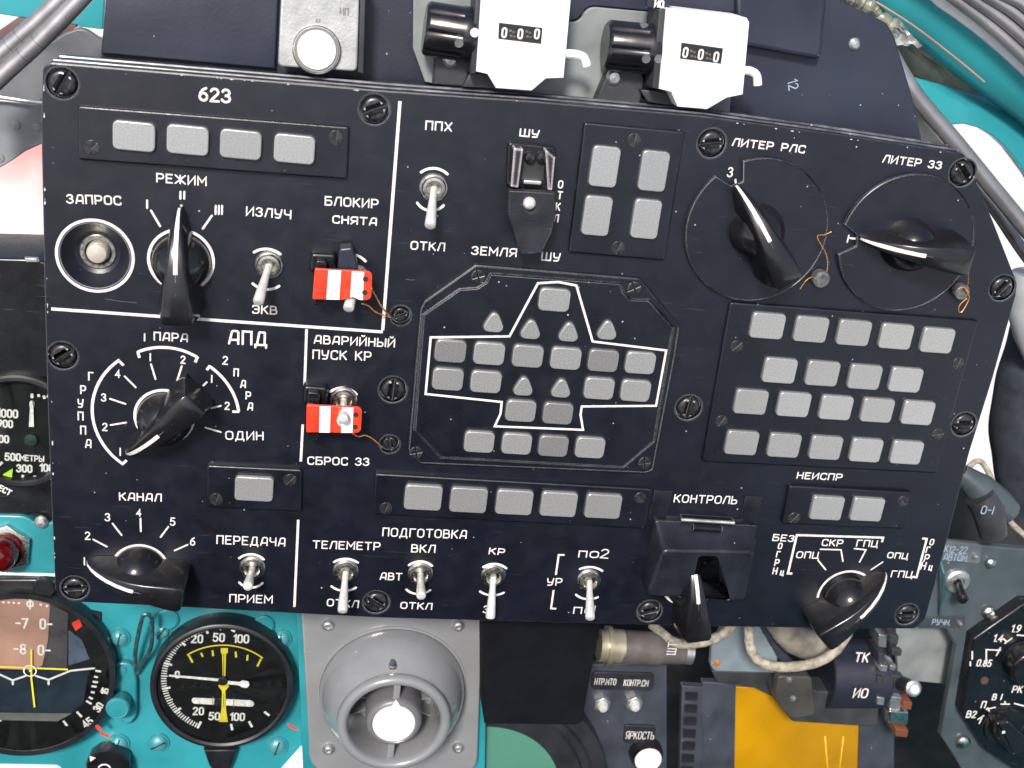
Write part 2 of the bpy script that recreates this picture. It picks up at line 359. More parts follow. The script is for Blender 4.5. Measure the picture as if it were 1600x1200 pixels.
# ------------------------------------------------------------------ stroke lettering (engraved style)
G = {
 'А': (.62, [[(0,0),(.2,1,.12),(.6,1,.14),(.6,0)], [(.08,.3),(.6,.3)]]),
 'Б': (.58, [[(.52,1),(0,1),(0,0),(.58,0,.2),(.58,.56,.2),(0,.56)]]),
 'В': (.56, [[(0,.53),(0,1),(.5,1,.2),(.5,.53,.2),(0,.53)], [(.4,.53),(.56,.53,.14),(.56,0,.2),(0,0),(0,.53)]]),
 'Г': (.5, [[(0,0),(0,1),(.5,1)]]),
 'Д': (.72, [[(0,-.2),(0,0),(.7,0),(.7,-.2)], [(.1,0),(.24,1,.06),(.6,1,.06),(.6,0)]]),
 'Е': (.5, [[(.5,1),(0,1),(0,0),(.5,0)], [(0,.53),(.42,.53)]]),
 'Ж': (.86, [[(.43,0),(.43,1)], [(0,1),(.43,.5),(0,0)], [(.86,1),(.43,.5),(.86,0)]]),
 'З': (.54, [[(0,.84),(.02,1,.16),(.5,1,.2),(.5,.55,.18),(.18,.55)], [(.4,.55),(.54,.5,.1),(.54,0,.24),(0,0,.18),(0,.16)]]),
 'И': (.58, [[(0,1),(0,0),(.58,1),(.58,0)]]),
 'Й': (.58, [[(0,1),(0,0),(.58,1),(.58,0)], [(.16,1.28),(.29,1.16,.1),(.42,1.28)]]),
 'К': (.56, [[(0,0),(0,1)], [(.54,1),(.02,.45)], [(.17,.6),(.56,0)]]),
 'Л': (.6, [[(0,0),(.2,1,.06),(.6,1),(.6,0)]]),
 'М': (.7, [[(0,0),(0,1),(.35,.35),(.7,1),(.7,0)]]),
 'Н': (.56, [[(0,0),(0,1)], [(.56,0),(.56,1)], [(0,.52),(.56,.52)]]),
 'О': (.6, [[(0,0,.28),(0,1,.28),(.6,1,.28),(.6,0,.28),'c']]),
 'П': (.56, [[(0,0),(0,1),(.56,1),(.56,0)]]),
 'Р': (.56, [[(0,0),(0,1),(.56,1,.24),(.56,.42,.24),(0,.42)]]),
 'С': (.56, [[(.56,.8),(.56,1,.24),(0,1,.28),(0,0,.28),(.56,0,.24),(.56,.2)]]),
 'Т': (.6, [[(0,1),(.6,1)], [(.3,0),(.3,1)]]),
 'У': (.58, [[(0,1),(.04,.42,.14),(.5,.42)], [(.58,1),(.44,0,.14),(.06,0)]]),
 'Ф': (.7, [[(.35,-.1),(.35,1.1)], [(0,.2,.25),(0,.85,.25),(.7,.85,.25),(.7,.2,.25),'c']]),
 'Х': (.56, [[(0,0),(.56,1)], [(0,1),(.56,0)]]),
 'Ц': (.64, [[(0,1),(0,0),(.64,0),(.64,-.22)], [(.54,1),(.54,0)]]),
 'Ч': (.54, [[(0,1),(0,.46,.2),(.54,.46)], [(.54,1),(.54,0)]]),
 'Ш': (.8, [[(0,1),(0,0),(.8,0),(.8,1)], [(.4,0),(.4,1)]]),
 'Ы': (.76, [[(0,1),(0,0),(.5,0,.2),(.5,.52,.2),(0,.52)], [(.76,0),(.76,1)]]),
 'Ь': (.52, [[(0,1),(0,0),(.52,0,.2),(.52,.52,.2),(0,.52)]]),
 'Э': (.56, [[(0,.82),(0,1,.22),(.56,1,.28),(.56,0,.28),(0,0,.22),(0,.18)], [(.18,.52),(.56,.52)]]),
 'Я': (.56, [[(.56,0),(.56,1),(0,1,.22),(0,.42,.22),(.56,.42)], [(.3,.42),(0,0)]]),
 '0': (.5, [[(0,0,.25),(0,1,.25),(.5,1,.25),(.5,0,.25),'c']]),
 '1': (.22, [[(0,.78),(.22,1),(.22,0)]]),
 'I': (.02, [[(0,0),(0,1)]]),
 '2': (.52, [[(0,.76),(0,1,.24),(.52,1,.26),(.52,.58,.2),(0,.08,.05),(0,0),(.54,0)]]),
 '3': (.52, [[(0,.84),(.02,1,.18),(.5,1,.2),(.5,.55,.18),(.18,.55)], [(.38,.55),(.52,.5,.1),(.52,0,.24),(0,0,.2),(0,.16)]]),
 '4': (.54, [[(.4,0),(.4,1),(0,.3),(.54,.3)]]),
 '5': (.52, [[(.48,1),(.04,1),(0,.55),(.52,.6,.2),(.52,0,.25),(0,0,.2),(0,.14)]]),
 '6': (.52, [[(.46,1),(.0,.6,.2),(0,0,.25),(.52,0,.25),(.52,.58,.25),(.03,.58,.1)]]),
 '7': (.5, [[(0,1),(.5,1),(.15,0)]]),
 '8': (.52, [[(.03,.54,.22),(.03,1,.22),(.49,1,.22),(.49,.54,.22),'c'], [(0,0,.25),(0,.54,.25),(.52,.54,.25),(.52,0,.25),'c']]),
 '9': (.52, [[(.06,0),(.52,.4,.2),(.52,1,.25),(0,1,.25),(0,.42,.25),(.49,.42,.1)]]),
 '-': (.4, [[(0,.5),(.4,.5)]]), '.': (.04, [[(0,0),(.03,.03)]]), ' ': (.34, []),
 'C': (.56, [[(.56,.8),(.56,1,.24),(0,1,.28),(0,0,.28),(.56,0,.24),(.56,.2)]]),
}
def _e(cx, cy, rx, ry, a0, a1, n=14): return [(cx + rx * math.cos(rad(a0 + (a1 - a0) * k / n)), cy + ry * math.sin(rad(a0 + (a1 - a0) * k / n))) for k in range(n + 1)]
_three = [[*_e(.25, .76, .24, .24, 165, -80)], [*_e(.24, .265, .28, .265, 88, -160)]]
G['3'] = (.52, _three); G['З'] = (.53, _three)
G['2'] = (.52, [[*_e(.25, .74, .25, .26, 165, -28), (.02, .06), (0, 0), (.53, 0)]])
G['6'] = (.52, [[*_e(.26, .3, .26, .3, 0, 360)], [(.44, 1), (.22, .86), (.06, .6), (.0, .32)]])
G['9'] = (.52, [[*_e(.26, .7, .26, .3, 0, 360)], [(.08, 0), (.3, .14), (.46, .4), (.52, .68)]])
G['8'] = (.52, [[*_e(.26, .76, .22, .24, 0, 360)], [*_e(.26, .265, .26, .265, 0, 360)]])
G['5'] = (.52, [[(.48, 1), (.07, 1), (.03, .56), *_e(.22, .31, .29, .31, 110, -150)]])
def lay_text(mb, s, a, ex, ey, W, H, wt, z, gap=.27):
    nat = sum(G[c][0] for c in s) + gap * (len(s) - 1)
    sx = (W - wt) / max(nat, .05) if nat > .06 else H
    x = 0; k = 0
    hh = H - wt
    for c in s:
        gw, st = G[c]
        for q in st:
            closed = q[-1] == 'c'; q = [t for t in q if t != 'c']
            pts = rounded(q, 0, closed, 4)
            loc = [a + ex * (wt/2 + (x + t.x) * sx) + ey * (wt/2 + t.y * hh) for t in pts]
            mb.ribbon(loc, wt, z + .012 * k, True, closed); k = (k + 1) % 6
        x += gw + gap
def text(fr, s, lb, rb, lt, parent, h=0., wt=.58, m=None, name='lettering', gap=.27, sub=None, up=None):
    a, b, c = fr.p(*lb, h), fr.p(*rb, h), fr.p(*lt, h)
    ex = (b - a).normalized(); ey = V((-ex.y, ex.x))
    mb = MB(); lay_text(mb, s, a, ex, ey, (b - a).length, abs((c - a).dot(ey)), wt, h + .06, gap)
    return part(name, mb, m or M_WHITE, fr, parent)
def chars(fr, items, hpx, parent, h=0., wt=.57, m=None, name='lettering', rot=0, ws=.95):
    """single characters centred on pixels: one mesh of lettering"""
    for s, cx, cy, *r in items:
        mb = MB()
        hp = r[0] if r else hpx
        a = fr.p(cx, cy, h); H = (fr.p(cx, cy + hp/2, h) - fr.p(cx, cy - hp/2, h)).length
        rr = rad(r[1]) if len(r) > 1 else rot
        ex, ey = V((math.cos(rr), math.sin(rr))), V((-math.sin(rr), math.cos(rr)))
        W = (sum(G[q][0] for q in s) + .27 * (len(s) - 1)) * (H - wt) * ws + wt
        lay_text(mb, s, a - ex * W/2 - ey * H/2, ex, ey, W, H, wt, h + .06)
        o = part(name, mb, m or M_WHITE, fr, parent)
    return o
def lines(fr, segs, w_, parent, h=0., m=None, name='marking_line', cap=True, arc=False, **k):
    for i, s in enumerate(segs):
        pts = fr.pp(s, h)
        if arc: pts = arc3(*pts)
        o = part(name, MB().ribbon(pts, w_, h + .06 + .012 * (i % 6), cap), m or M_WHITE, fr, parent, **k)
    return o
# ------------------------------------------------------------------ screws
def screw_mesh(name, r, h0, h1, slot=.55, bev=1.2, cross=False):
    mb = MB(); n = 14
    if not cross:
        for sgn in (1, -1):
            a = math.asin(slot / r)
            pts = [(r * math.cos(a + (math.pi - 2*a) * k / n), sgn * r * math.sin(a + (math.pi - 2*a) * k / n)) for k in range(n + 1)]
            mb.prism(pts, h0, h1, bev, 4, False)
    else:
        for q in range(4):
            a = math.asin(slot / r)
            pts = [(slot, slot)] + [(r * math.cos(q0), r * math.sin(q0)) for q0 in [a + (math.pi/2 - 2*a) * k / 5 for k in range(6)]]
            m2 = MB().prism(pts, h0, h1, bev, 2, False)
            ca, sa = math.cos(q * math.pi/2), math.sin(q * math.pi/2)
            mb.add([(x*ca - y*sa, x*sa + y*ca, z) for x, y, z in m2.v], m2.f)
    mb.sheet(circ(0, 0, r * .97, 24), h0 + (h1 - h0) * .06)
    me = mb.mesh(name, angle=25); me.materials.append(M_SCREW); return me
S_BIG = screw_mesh('large_screw', 5.0, -2.0, .7, .42, 1.7)
S_CUP = screw_mesh('cup_screw', 3.0, -2.6, -.6, .4, .8)
S_SMALL = screw_mesh('small_screw', 2.75, 0, .22, .32, .18)
S_CROSS = screw_mesh('cross_screw', 2.8, 0, .5, .3, .3, True)

# ------------------------------------------------------------------ the control panel
PANEL = thing('control_panel', P, (0, 0, -24), 'large black control panel with white lettering, knobs, switches and grey lamp caps', 'control panel')
outline = [(66,104,5),(79,97,3),(330,118,0),(600,141,0),(840,158,0),(1100,181,0),(1300,208,0),(1507,240,4),(1552,345,0),(1589,440,3),(1588,462,3),(1552,590,0),(1515,708,0),(1480,845,0),(1446,968,4),(1430,983,4),(1275,982,0),(1100,979,0),(940,975,0),(748,970,0),(600,966,0),(460,959,0),(300,950,0),(98,940,3),(86,922,3),(79,760,0),(73,600,0),(68,400,0),(64,200,0)]
opts = rounded([(*P.p(a, b), r) for a, b, r in outline])
big = [(97,130,22,62),(585,171,20,25),(1112,224,20,12),(1504,270,20,-45),(1566,450,20,55),(1506,663,19,5),(1417,960,19,8),(1015,955,19,18),(588,941,19,-32),(117,919,20,8),(98,556,20,38),(614,609,18,88),(1076,637,18,85)]
cups = [(626,493,15,25),(609,694,15,-75)]
holes = []
body = MB()
def well(cx, cy, r, depth, n=32):
    c = circ(cx, cy, r, n); holes.append(c)
    body.rings([[(q.x, q.y, 0) for q in c], [(cx + (q.x-cx)*.96, cy + (q.y-cy)*.96, -.3) for q in c], [(cx + (q.x-cx)*.93, cy + (q.y-cy)*.93, -depth) for q in c]][::-1], True, False)
for x, y, r, a in big: c = P.p(x, y); well(c.x, c.y, 5.9, 2.2)
for x, y, r, a in cups: c = P.p(x, y); well(c.x, c.y, 4.3, 2.8)
# recessed dish of the round push button
DX, DY, DR = P.c(148.5, 400, 58)
dc = circ(DX, DY, DR * .94, 48); holes.append(dc)
body.lathe([(DR*.32, -7.2), (DR*.36, -7), (DR*.62, -4.9), (DR*.86, -1.6), (DR*.92, -.35), (DR*.94, 0)], DX, DY, 48, caps=False)
oc = ccw(opts)
body.rings([[(q.x, q.y, -24) for q in oc], [(q.x, q.y, -22) for q in oc], [(q.x, q.y, -.8) for q in oc], [(q.x, q.y, -.25) for q in inset(oc, .18)], [(q.x, q.y, 0) for q in inset(oc, .7)]], True, False)
body.holed(inset(oc, .7), holes, 0)
part('face_plate', body, M_PANEL, P, PANEL, angle=14)
rim = MB()
for x, y, r, a in big:
    c = P.p(x, y); rim.ringwall(circ(c.x, c.y, 6.35, 32), circ(c.x, c.y, 5.85, 32), -.1, .16)
for x, y, r, a in cups:
    c = P.p(x, y); rim.ringwall(circ(c.x, c.y, 4.7, 28), circ(c.x, c.y, 4.2, 28), -.1, .35)
part('screw_seat_rims', rim, mat('screw_seat_edge', (.02, .022, .028), .3, metal=.2, wear=((.3, .3, .32), .8, .4)), P, PANEL, kind='stuff')
for x, y, r, a in big:
    c = P.p(x, y); part('screw', S_BIG, None, P, PANEL, at=(c.x, c.y, 0), rot=rad(a))
for x, y, r, a in cups:
    c = P.p(x, y); part('screw', S_CUP, None, P, PANEL, at=(c.x, c.y, 0), rot=rad(a))
# the machined groove and strip along the top side
g = MB()
top = [(66,104),(79,97),(330,118),(600,141),(840,158),(1100,181),(1300,208),(1505,239)]
t2 = P.pp(top[1:], 0)
g.tube([(q.x, q.y + .05, -5) for q in t2], .55, 8)
g.tube([(q.x, q.y + .05, -15) for q in t2], .7, 8)
part('edge_bead', g, mat('worn_edge_paint', (.05, .055, .075), .3, var=.3, dust=1, wear=((.5, .5, .52), 2.2, .5)), P, PANEL)

# paint chipped off along the left and top edges
rc = random.Random(4); chm = mat('chipped_primer', (.42, .50, .50), .6, var=.3, vscale=800)
for (x0, y0), (x1, y1), n_ in (((66,130),(68,330),9), ((70,400),(74,560),5), ((78,600),(84,900),8), ((110,100),(560,139),9), ((1100,183),(1480,237),8)):
    for k in range(n_):
        u = rc.random(); q = P.p(x0 + (x1-x0)*u, y0 + (y1-y0)*u); s_ = rc.uniform(.25, .75); vert = abs(y1-y0) > abs(x1-x0)
        part('paint_chip', MB().sheet([(q.x + (.55 if vert else 0) + s_*(.5 if vert else 1.3)*math.cos(t)*rc.uniform(.6,1.1), q.y - (0 if vert else .5) + s_*(1.3 if vert else .5)*math.sin(t)*rc.uniform(.6,1.1)) for t in (0,.9,1.8,2.7,3.6,4.5,5.4)], .05), chm, P, PANEL)
for (x0,y0),(x1,y1) in (((165,467),(214,473)),((1003,212),(1022,224)),((634,436),(648,437)),((760,690),(772,730))):
    part('paint_scratch', MB().ribbon([P.p(x0,y0), P.p((x0+x1)/2+1,(y0+y1)/2+1), P.p(x1,y1)], .16, .04), mat('scratch_grey', (.12, .13, .15), .5), P, PANEL)

# separators and leader lines
lines(P, [[(625,158),(598,516)], [(80,482.5),(598,518.5)]], 1.25, PANEL, cap=False, name='separator_line')
lines(P, [[(479,514),(476,602)], [(473,663),(470,721)]], 1.05, PANEL, cap=False, name='separator_line')
lines(P, [[(466,812),(460,948)]], 1.05, PANEL, cap=False, name='separator_line')
lines(P, [[(882,867),(873,867),(868.5,898)], [(865,922),(861,950.5),(869,951)]], .9, PANEL, cap=False, name='bracket_line')
lines(P, [[(1238,896),(1231,896),(1245,836),(1380,840),(1378,847)], [(1441,841),(1448,842),(1432,902),(1425,901)]], 1.05, PANEL, cap=False, name='bracket_line')
lines(P, [[(1282,858),(1314,859),(1317,877)], [(1335,857),(1353,859),(1343,878)], [(1278,875),(1290,890)], [(1379,878),(1361,890)]], .7, PANEL, name='tick_mark')
lines(P, [[(236,329),(250,353)], [(331,337),(317,357)], [(283.5,321),(282.5,326)]], .85, PANEL, name='tick_mark')
lines(P, [[(195,588),(212,605)], [(172,623),(196,631)], [(173,664),(197,660)], [(236,569),(243,592)], [(284,572),(277,594)], [(323,597),(318,602)], [(345,634),(329,638)], [(321,668),(345,675)]], .75, PANEL, name='tick_mark')
lines(P, [[(146,843),(167,854)], [(176,818),(190,836)], [(219.5,810),(220,830)], [(263,823),(251,839)], [(293,851),(273,860)], [(137,877),(140,877)]], .75, PANEL, name='tick_mark')
lines(P, [[(1149,281),(1150,289)]], .8, PANEL, name='tick_mark'); lines(P, [[(1328,372),(1338,373)]], .8, PANEL, name='tick_mark')
gx, gy, gr = P.c(258, 652, 46)
lines(P, [[(187,562),(144,640),(192,725)], [(215,550),(262,543),(308,558)], [(327,572),(362,610),(373,643)]], 1.2, PANEL, arc=True, cap=False, name='bracket_arc')
lines(P, [[(185.5,563),(193,571)], [(190,726),(198,719)], [(215,549),(218,559)], [(309,557),(305,566)], [(328,571),(323,578)], [(374,643),(363,643)]], 1.1, PANEL, cap=False, name='bracket_arc')
def arcring(cx, cy, rx, a0, a1, w_, name='ring_line', full=False):
    x, y, r = P.c(cx, cy, rx)
    return part(name, MB().ribbon(circ(x, y, r, 48, rad(a0), rad(a1), full), w_, .07, False, full), M_WHITE, P, PANEL)
arcring(148.5, 400, 59.5, 0, 360, 1.15, full=True)
arcring(283, 407, 50.5, 0, 360, 1.15, full=True)
arcring(257, 651, 46, 0, 360, 1.15, full=True)
arcring(219, 889, 43.5, 20, 160, 1.15)
arcring(1321, 932, 43, 40, 185, 1.1)
arcring(1074, 911, 38, 0, 360, 1.1, full=True)

for s, lb, rb, lt in [
 ('РЕЖИМ',(244,285),(323,291),(246,270)), ('ЗАПРОС',(104,318),(190,321),(106,303)), ('ИЗЛУЧ',(384,337),(455,343),(385,322)),
 ('БЛОКИР',(507,321),(591,326),(508,306)), ('СНЯТА',(519,349),(589,353),(520,336)), ('ЭКВ',(394,490),(433,492),(394,476)),
 ('ПАРА',(240,532),(294,535),(240,518)), ('КАНАЛ',(186,782),(253,784),(187,769)), ('ПЕРЕДАЧА',(338,850),(446,854),(339,836)),
 ('ПРИЕМ',(358,941),(426,943),(359,928)), ('АВАРИЙНЫЙ',(490,537),(617,543),(491,523)), ('ПУСК КР',(488,561),(580,564),(489,546)),
 ('СБРОС 33',(480,726),(577,728),(480,713)), ('ПОДГОТОВКА',(597,838),(729,842),(598,824)), ('ВКЛ',(642,863),(680,864),(642,850)),
 ('ТЕЛЕМЕТР',(488,857),(594,860),(488,844)), ('АВТ',(593,906),(628,907),(593,894)), ('ОТКЛ',(510,947),(560,950),(511,935)),
 ('ОТКЛ',(625,951),(675,953),(626,940)), ('КР',(763,866),(788,868),(763,855)), ('УР',(854,915),(878,915),(855,903)),
 ('ПО',(903,871),(935,872),(904,860)), ('ПО',(895,959),(927,960),(896,948)),
 ('ППХ',(664,203),(706,206),(665,188)), ('ОТКЛ',(641,390),(695,393),(642,376)), ('ШУ',(811,213),(842,216),(812,200)),
 ('ЗЕМЛЯ',(736,398),(807,402),(737,384)), ('ШУ',(845,407),(875,409),(846,393)), ('ЛИТЕР РЛС',(1143,228),(1257,240),(1145,215)),
 ('ЛИТЕР 33',(1378,254),(1470,265),(1380,241)), ('НЕИСПР',(1244,748),(1315,751),(1245,737)), ('КОНТРОЛЬ',(1052,785),(1151,788),(1054,772)),
 ('БЕЗ',(1206,845),(1240,847),(1207,834)), ('ОПЦ',(1243,872),(1279,873),(1244,861)), ('СКР',(1283,853),(1316,854),(1285,842)),
 ('ГПЦ',(1337,854),(1371,855),(1338,843)), ('ОПЦ',(1385,872),(1418,874),(1386,862)), ('ГПЦ',(1391,902),(1425,903),(1392,891)),
 ('ОДИН',(352,687),(412,688),(353,673))]:
    text(P, s, lb, rb, lt, PANEL)
text(P, '623', (310,158), (361,162), (312,135), PANEL, wt=.9)
text(P, 'АПД', (356,538), (418,541), (358,515), PANEL, wt=.9)
text(P, '2', (937,872), (950,873), (939,857), PANEL)
chars(P, [('I',230,319,15)], 15, PANEL, wt=.75); chars(P, [('I',282,305,14),('I',288,305,14)], 14, PANEL, wt=.75)
chars(P, [('I',337,328,16),('I',342,328,16),('I',347,328,16)], 16, PANEL, wt=.75)
chars(P, [('I',226,527),('I',235,558),('I',331,592),('I',188,706)], 13, PANEL)
chars(P, [('4',184,584),('3',162,621),('2',164,667),('2',286,562),('2',355,634)], 13, PANEL)
chars(P, [('Г',142,588),('Р',130,609),('У',126,630),('П',126,650),('П',130,672),('А',138,693)], 14, PANEL)
chars(P, [('2',352,563,14),('П',369,582),('А',380,600),('Р',388,618),('А',391,635)], 13, PANEL)
chars(P, [('2',137,837),('3',168,808),('4',217,801,12),('5',270,815),('6',301,846),('I',132,877)], 13, PANEL)
chars(P, [('О',876,288),('Т',875,305),('К',872,323),('Л',869,341)], 13, PANEL)
chars(P, [('З',759,952,12)], 12, PANEL); chars(P, [('I',929,953,14)], 14, PANEL)
chars(P, [('3',1141,269,16)], 16, PANEL); chars(P, [('I',1325,373,13)], 13, PANEL)
chars(P, [('О',1219,853,10),('Г',1216,866,10),('Р',1214,879,11),('Н',1211,892,11),('Ц',1222,895,8)], 10, PANEL, wt=.6)
chars(P, [('О',1456,847,10),('Г',1450,859,10),('Р',1448,872,12),('Н',1443,884,12),('Ц',1454,887,8)], 10, PANEL, wt=.6)

# round push button
t = MB().ringwall(circ(DX, DY, 7.0, 32), circ(DX, DY, 5.1, 32), -9, -5.2, .4)
t.lathe([(5.3, -7.6), (5.25, -11)], DX, DY, 32)
b1 = part('push_button', t, M_STEEL, P, PANEL, label='recessed push button in a black dish under ЗАПРОС')
part('button_lens', MB().lathe([(4.1, -9), (4.1, -3.8), (3.6, -2.9), (2.2, -2.3), (.001, -2.1)], DX, DY, 28), M_LENS, P, b1)

# lamp modules
def cap_mesh(name, w_, h_, r, z1=2.2, m=0, tri=False):
    mb = MB()
    poly = rrect(0, 0, w_, h_, r) if not tri else rounded([(-w_/2 - 1.6, -h_/2 - .3), (w_/2 + 1.6, -h_/2 - .3), (0, h_/2 + 2.6)], 2.4, True, 5)
    mb.prism(poly, 0, z1, .45, 3, False)
    me = mb.mesh(name, angle=40); me.materials.append(M_CAP[m]); return me
CAPM = {}
def cap(kind, w_, h_, r, m):
    k = (kind, m)
    if k not in CAPM: CAPM[k] = cap_mesh('lamp_cap', w_, h_, r, 2.0, m, kind == 'tri')
    return CAPM[k]
SOCK = {}
def caps(fr, parent, items, kind, wpx, hpx, r, base, tri=False):
    """lamp caps standing 2 mm above the module, each in a thin dark gap"""
    cx = sum(i[0] for i in items) / len(items); cy = sum(i[1] for i in items) / len(items)
    w_ = (fr.p(cx + wpx/2, cy, base+2) - fr.p(cx - wpx/2, cy, base+2)).length
    h_ = (fr.p(cx, cy + hpx/2, base+2) - fr.p(cx, cy - hpx/2, base+2)).length
    gm = MB()
    for it in items:
        m = it[2] if len(it) > 2 else random.choice((0, 0, 0, 1, 1))
        q = fr.p(it[0], it[1], base + 2.0)
        part('lamp_cap', cap(kind, w_, h_, r, m), None, fr, parent, at=(q.x, q.y, base), rot=0)
        if kind != 'tri': gm.sheet(rrect(q.x, q.y, w_ + .9, h_ + .9, r + .3), base + .03)
        else: gm.sheet(rounded([(q.x - w_/2 - 2.3, q.y - h_/2 - .8), (q.x + w_/2 + 2.3, q.y - h_/2 - .8), (q.x, q.y + h_/2 + 3.5)], 2.7, True, 5), base + .03)
    part('cap_gap', gm, M_DARK, fr, parent, kind='stuff')  # dark sheet drawn in for the gap round each cap
    return w_, h_
def module(corners, label, hh=2.4, r=1.2, bev=.85):
    q = P.pp(corners, hh)
    return part('lamp_module', MB().prism(rounded([tuple(a) for a in q], r), -.1, hh, bev, 3, False), M_MOD, P, PANEL, label=label)
def small_screws(par, items, h=2.4, me=None):
    for x, y, a in items:
        q = P.p(x, y, h); part('screw', me or S_SMALL, None, P, par, at=(q.x, q.y, h + .02), rot=rad(a))
H = 2.4
m = module([(121,165),(546,198),(542,281),(122,250)], 'lamp strip with four grey caps under 623'); caps(P, m, [(209,213.5),(293,219.5),(376,226.5),(460,233.5)], 'a', 65, 45, 2.2, H); small_screws(m, [(144,230,50),(525,215,88)])
m = module([(323,727),(472,734),(471,800),(322,793)], 'lamp module with a single grey cap'); caps(P, m, [(397,765,0)], 'b', 60, 37, 1.8, H); small_screws(m, [(338,780,75),(453,750,50)])
m = module([(586,740),(1019,764),(1010,827),(582,804)], 'lamp strip with five grey caps over ПОДГОТОВКА'); caps(P, m, [(661.5,778.5),(732.5,782.5),(804,786),(873.5,789),(943,792)], 'c', 57, 37.5, 1.9, H); small_screws(m, [(603,794,78),(1000,778,-35)])
m = module([(913,191),(1071,206),(1039,408),(888,395)], 'lamp module with four tall grey caps', 2.2); caps(P, m, [(945,261),(1022,268),(933,338),(1010,343)], 'd', 43, 62, 2.0, 2.2); small_screws(m, [(991,219,85),(966,387,72)], 2.2)
m = module([(1141,472),(1530,501),(1463,740),(1097,722)], 'large lamp board with nineteen grey caps in four rows', 1.8)
caps(P, m, [(1200,510),(1268,515.5),(1335,521),(1401,526.6),(1465.5,532.8),(1219,580),(1286,584.5),(1352,590),(1416,594.5),(1174,629),(1241,633),(1307,638),(1371.5,642),(1435,646),(1159.6,693),(1226,697),(1291,700.6),(1354,704.5),(1417.5,708)], 'e', 50, 37, 1.9, 1.8)
small_screws(m, [(1151,541,50),(1497,568,80),(1127,658,65),(1466,678,15)], 1.8)
m = module([(1234,759),(1425,769),(1411,827),(1222,819)], 'lamp module with two grey caps under НЕИСПР'); caps(P, m, [(1293,795,0),(1356,797,0)], 'f', 49, 35, 1.4, H); small_screws(m, [(1241,809,55),(1411,783,-40)])

# aircraft shaped display: raised frame, plate and lamps
outer = P.pp([(743,413),(1001,434),(1063.5,510.5),(1056,560),(1022,737),(1008,741),(655,726),(636,706),(655.5,482),(662,470)], 1.6)
inner = P.pp([(766,427),(970,442),(974,456),(984,467),(1014,468),(1052,510),(1022,689),(973,730),(687,714.5),(647,672),(661,491),(718,451),(746,449),(760,440)], 1.2)
oo = rounded([(*outer[0],3),(*outer[1],3),(*outer[2],2),(*outer[3],0),(*outer[4],3),(*outer[5],3),(*outer[6],4),(*outer[7],4),(*outer[8],2),(*outer[9],2)])
DISP = part('display_frame', MB().prism(oo, -.1, 1.4, .7, 3, False), M_MOD, P, PANEL, label='octagonal lamp display with a white aircraft outline')
# a shallow lip runs round the plate; the plate itself stands slightly proud inside it
io = [tuple(q) for q in inner]
ccwi = ccw(rounded(io, 1.0))
lipm = MB().ribbon(ccwi, .9, 1.5, False, True); n0 = len(lipm.v)
part('display_lip', MB().tube([(q.x, q.y, 1.45) for q in ccwi] + [(ccwi[0].x, ccwi[0].y, 1.45)], .6, 8, False), M_BLK, P, DISP)
part('display_plate', MB().prism(inset(ccwi, .5), 1.3, 1.75, .2, 2, False), M_MOD, P, DISP)
ob = ccw(oo)
part('display_bead', MB().tube([(q.x, q.y, 1.25) for q in inset(ob, .9)] + [(inset(ob, .9)[0].x, inset(ob, .9)[0].y, 1.25)], .35, 8, False), M_BLK, P, DISP)
for x, y, a in [(747,432,20),(991,450,30),(650,707,15),(1007,723,10)]:
    q = P.p(x, y, 1.5); part('screw', S_CROSS, None, P, DISP, at=(q.x, q.y, 1.35), rot=rad(a))
HH = 1.75
ac = [(840.5,442.5),(872,440.5),(900.6,446),(926,533.5),(1041,547.5),(1025,634),(909,635),(907,648),(911,671.5),(773,666),(782,646.5),(784,628),(665,615.5),(673,527),(796,525.5)]
part('aircraft_outline', MB().ribbon(P.pp(ac, HH), .95, HH + .06, False, True), M_WHITE, P, DISP)
caps(P, DISP, [(866.6,469.5,0),(704,549.5,2),(764.6,553.5),(825,557.5),(884.5,561),(943,564.5,2),(1001,568,0),(700,593.5,1),(759.5,597.5),(936.6,608,0),(993.6,611.5,0),(814,643,1),(872,647,2),(749,691.5,0),(807.7,694.5,0),(865,698,2),(922.4,700.5,0)], 'g', 47, 33, 2.3, HH)
caps(P, DISP, [(772,504,0),(829.8,515,3),(889.3,519,3),(949.6,516,3),(818.4,604,3),(877.4,607,3)], 'tri', 28, 28, 2.3, HH)

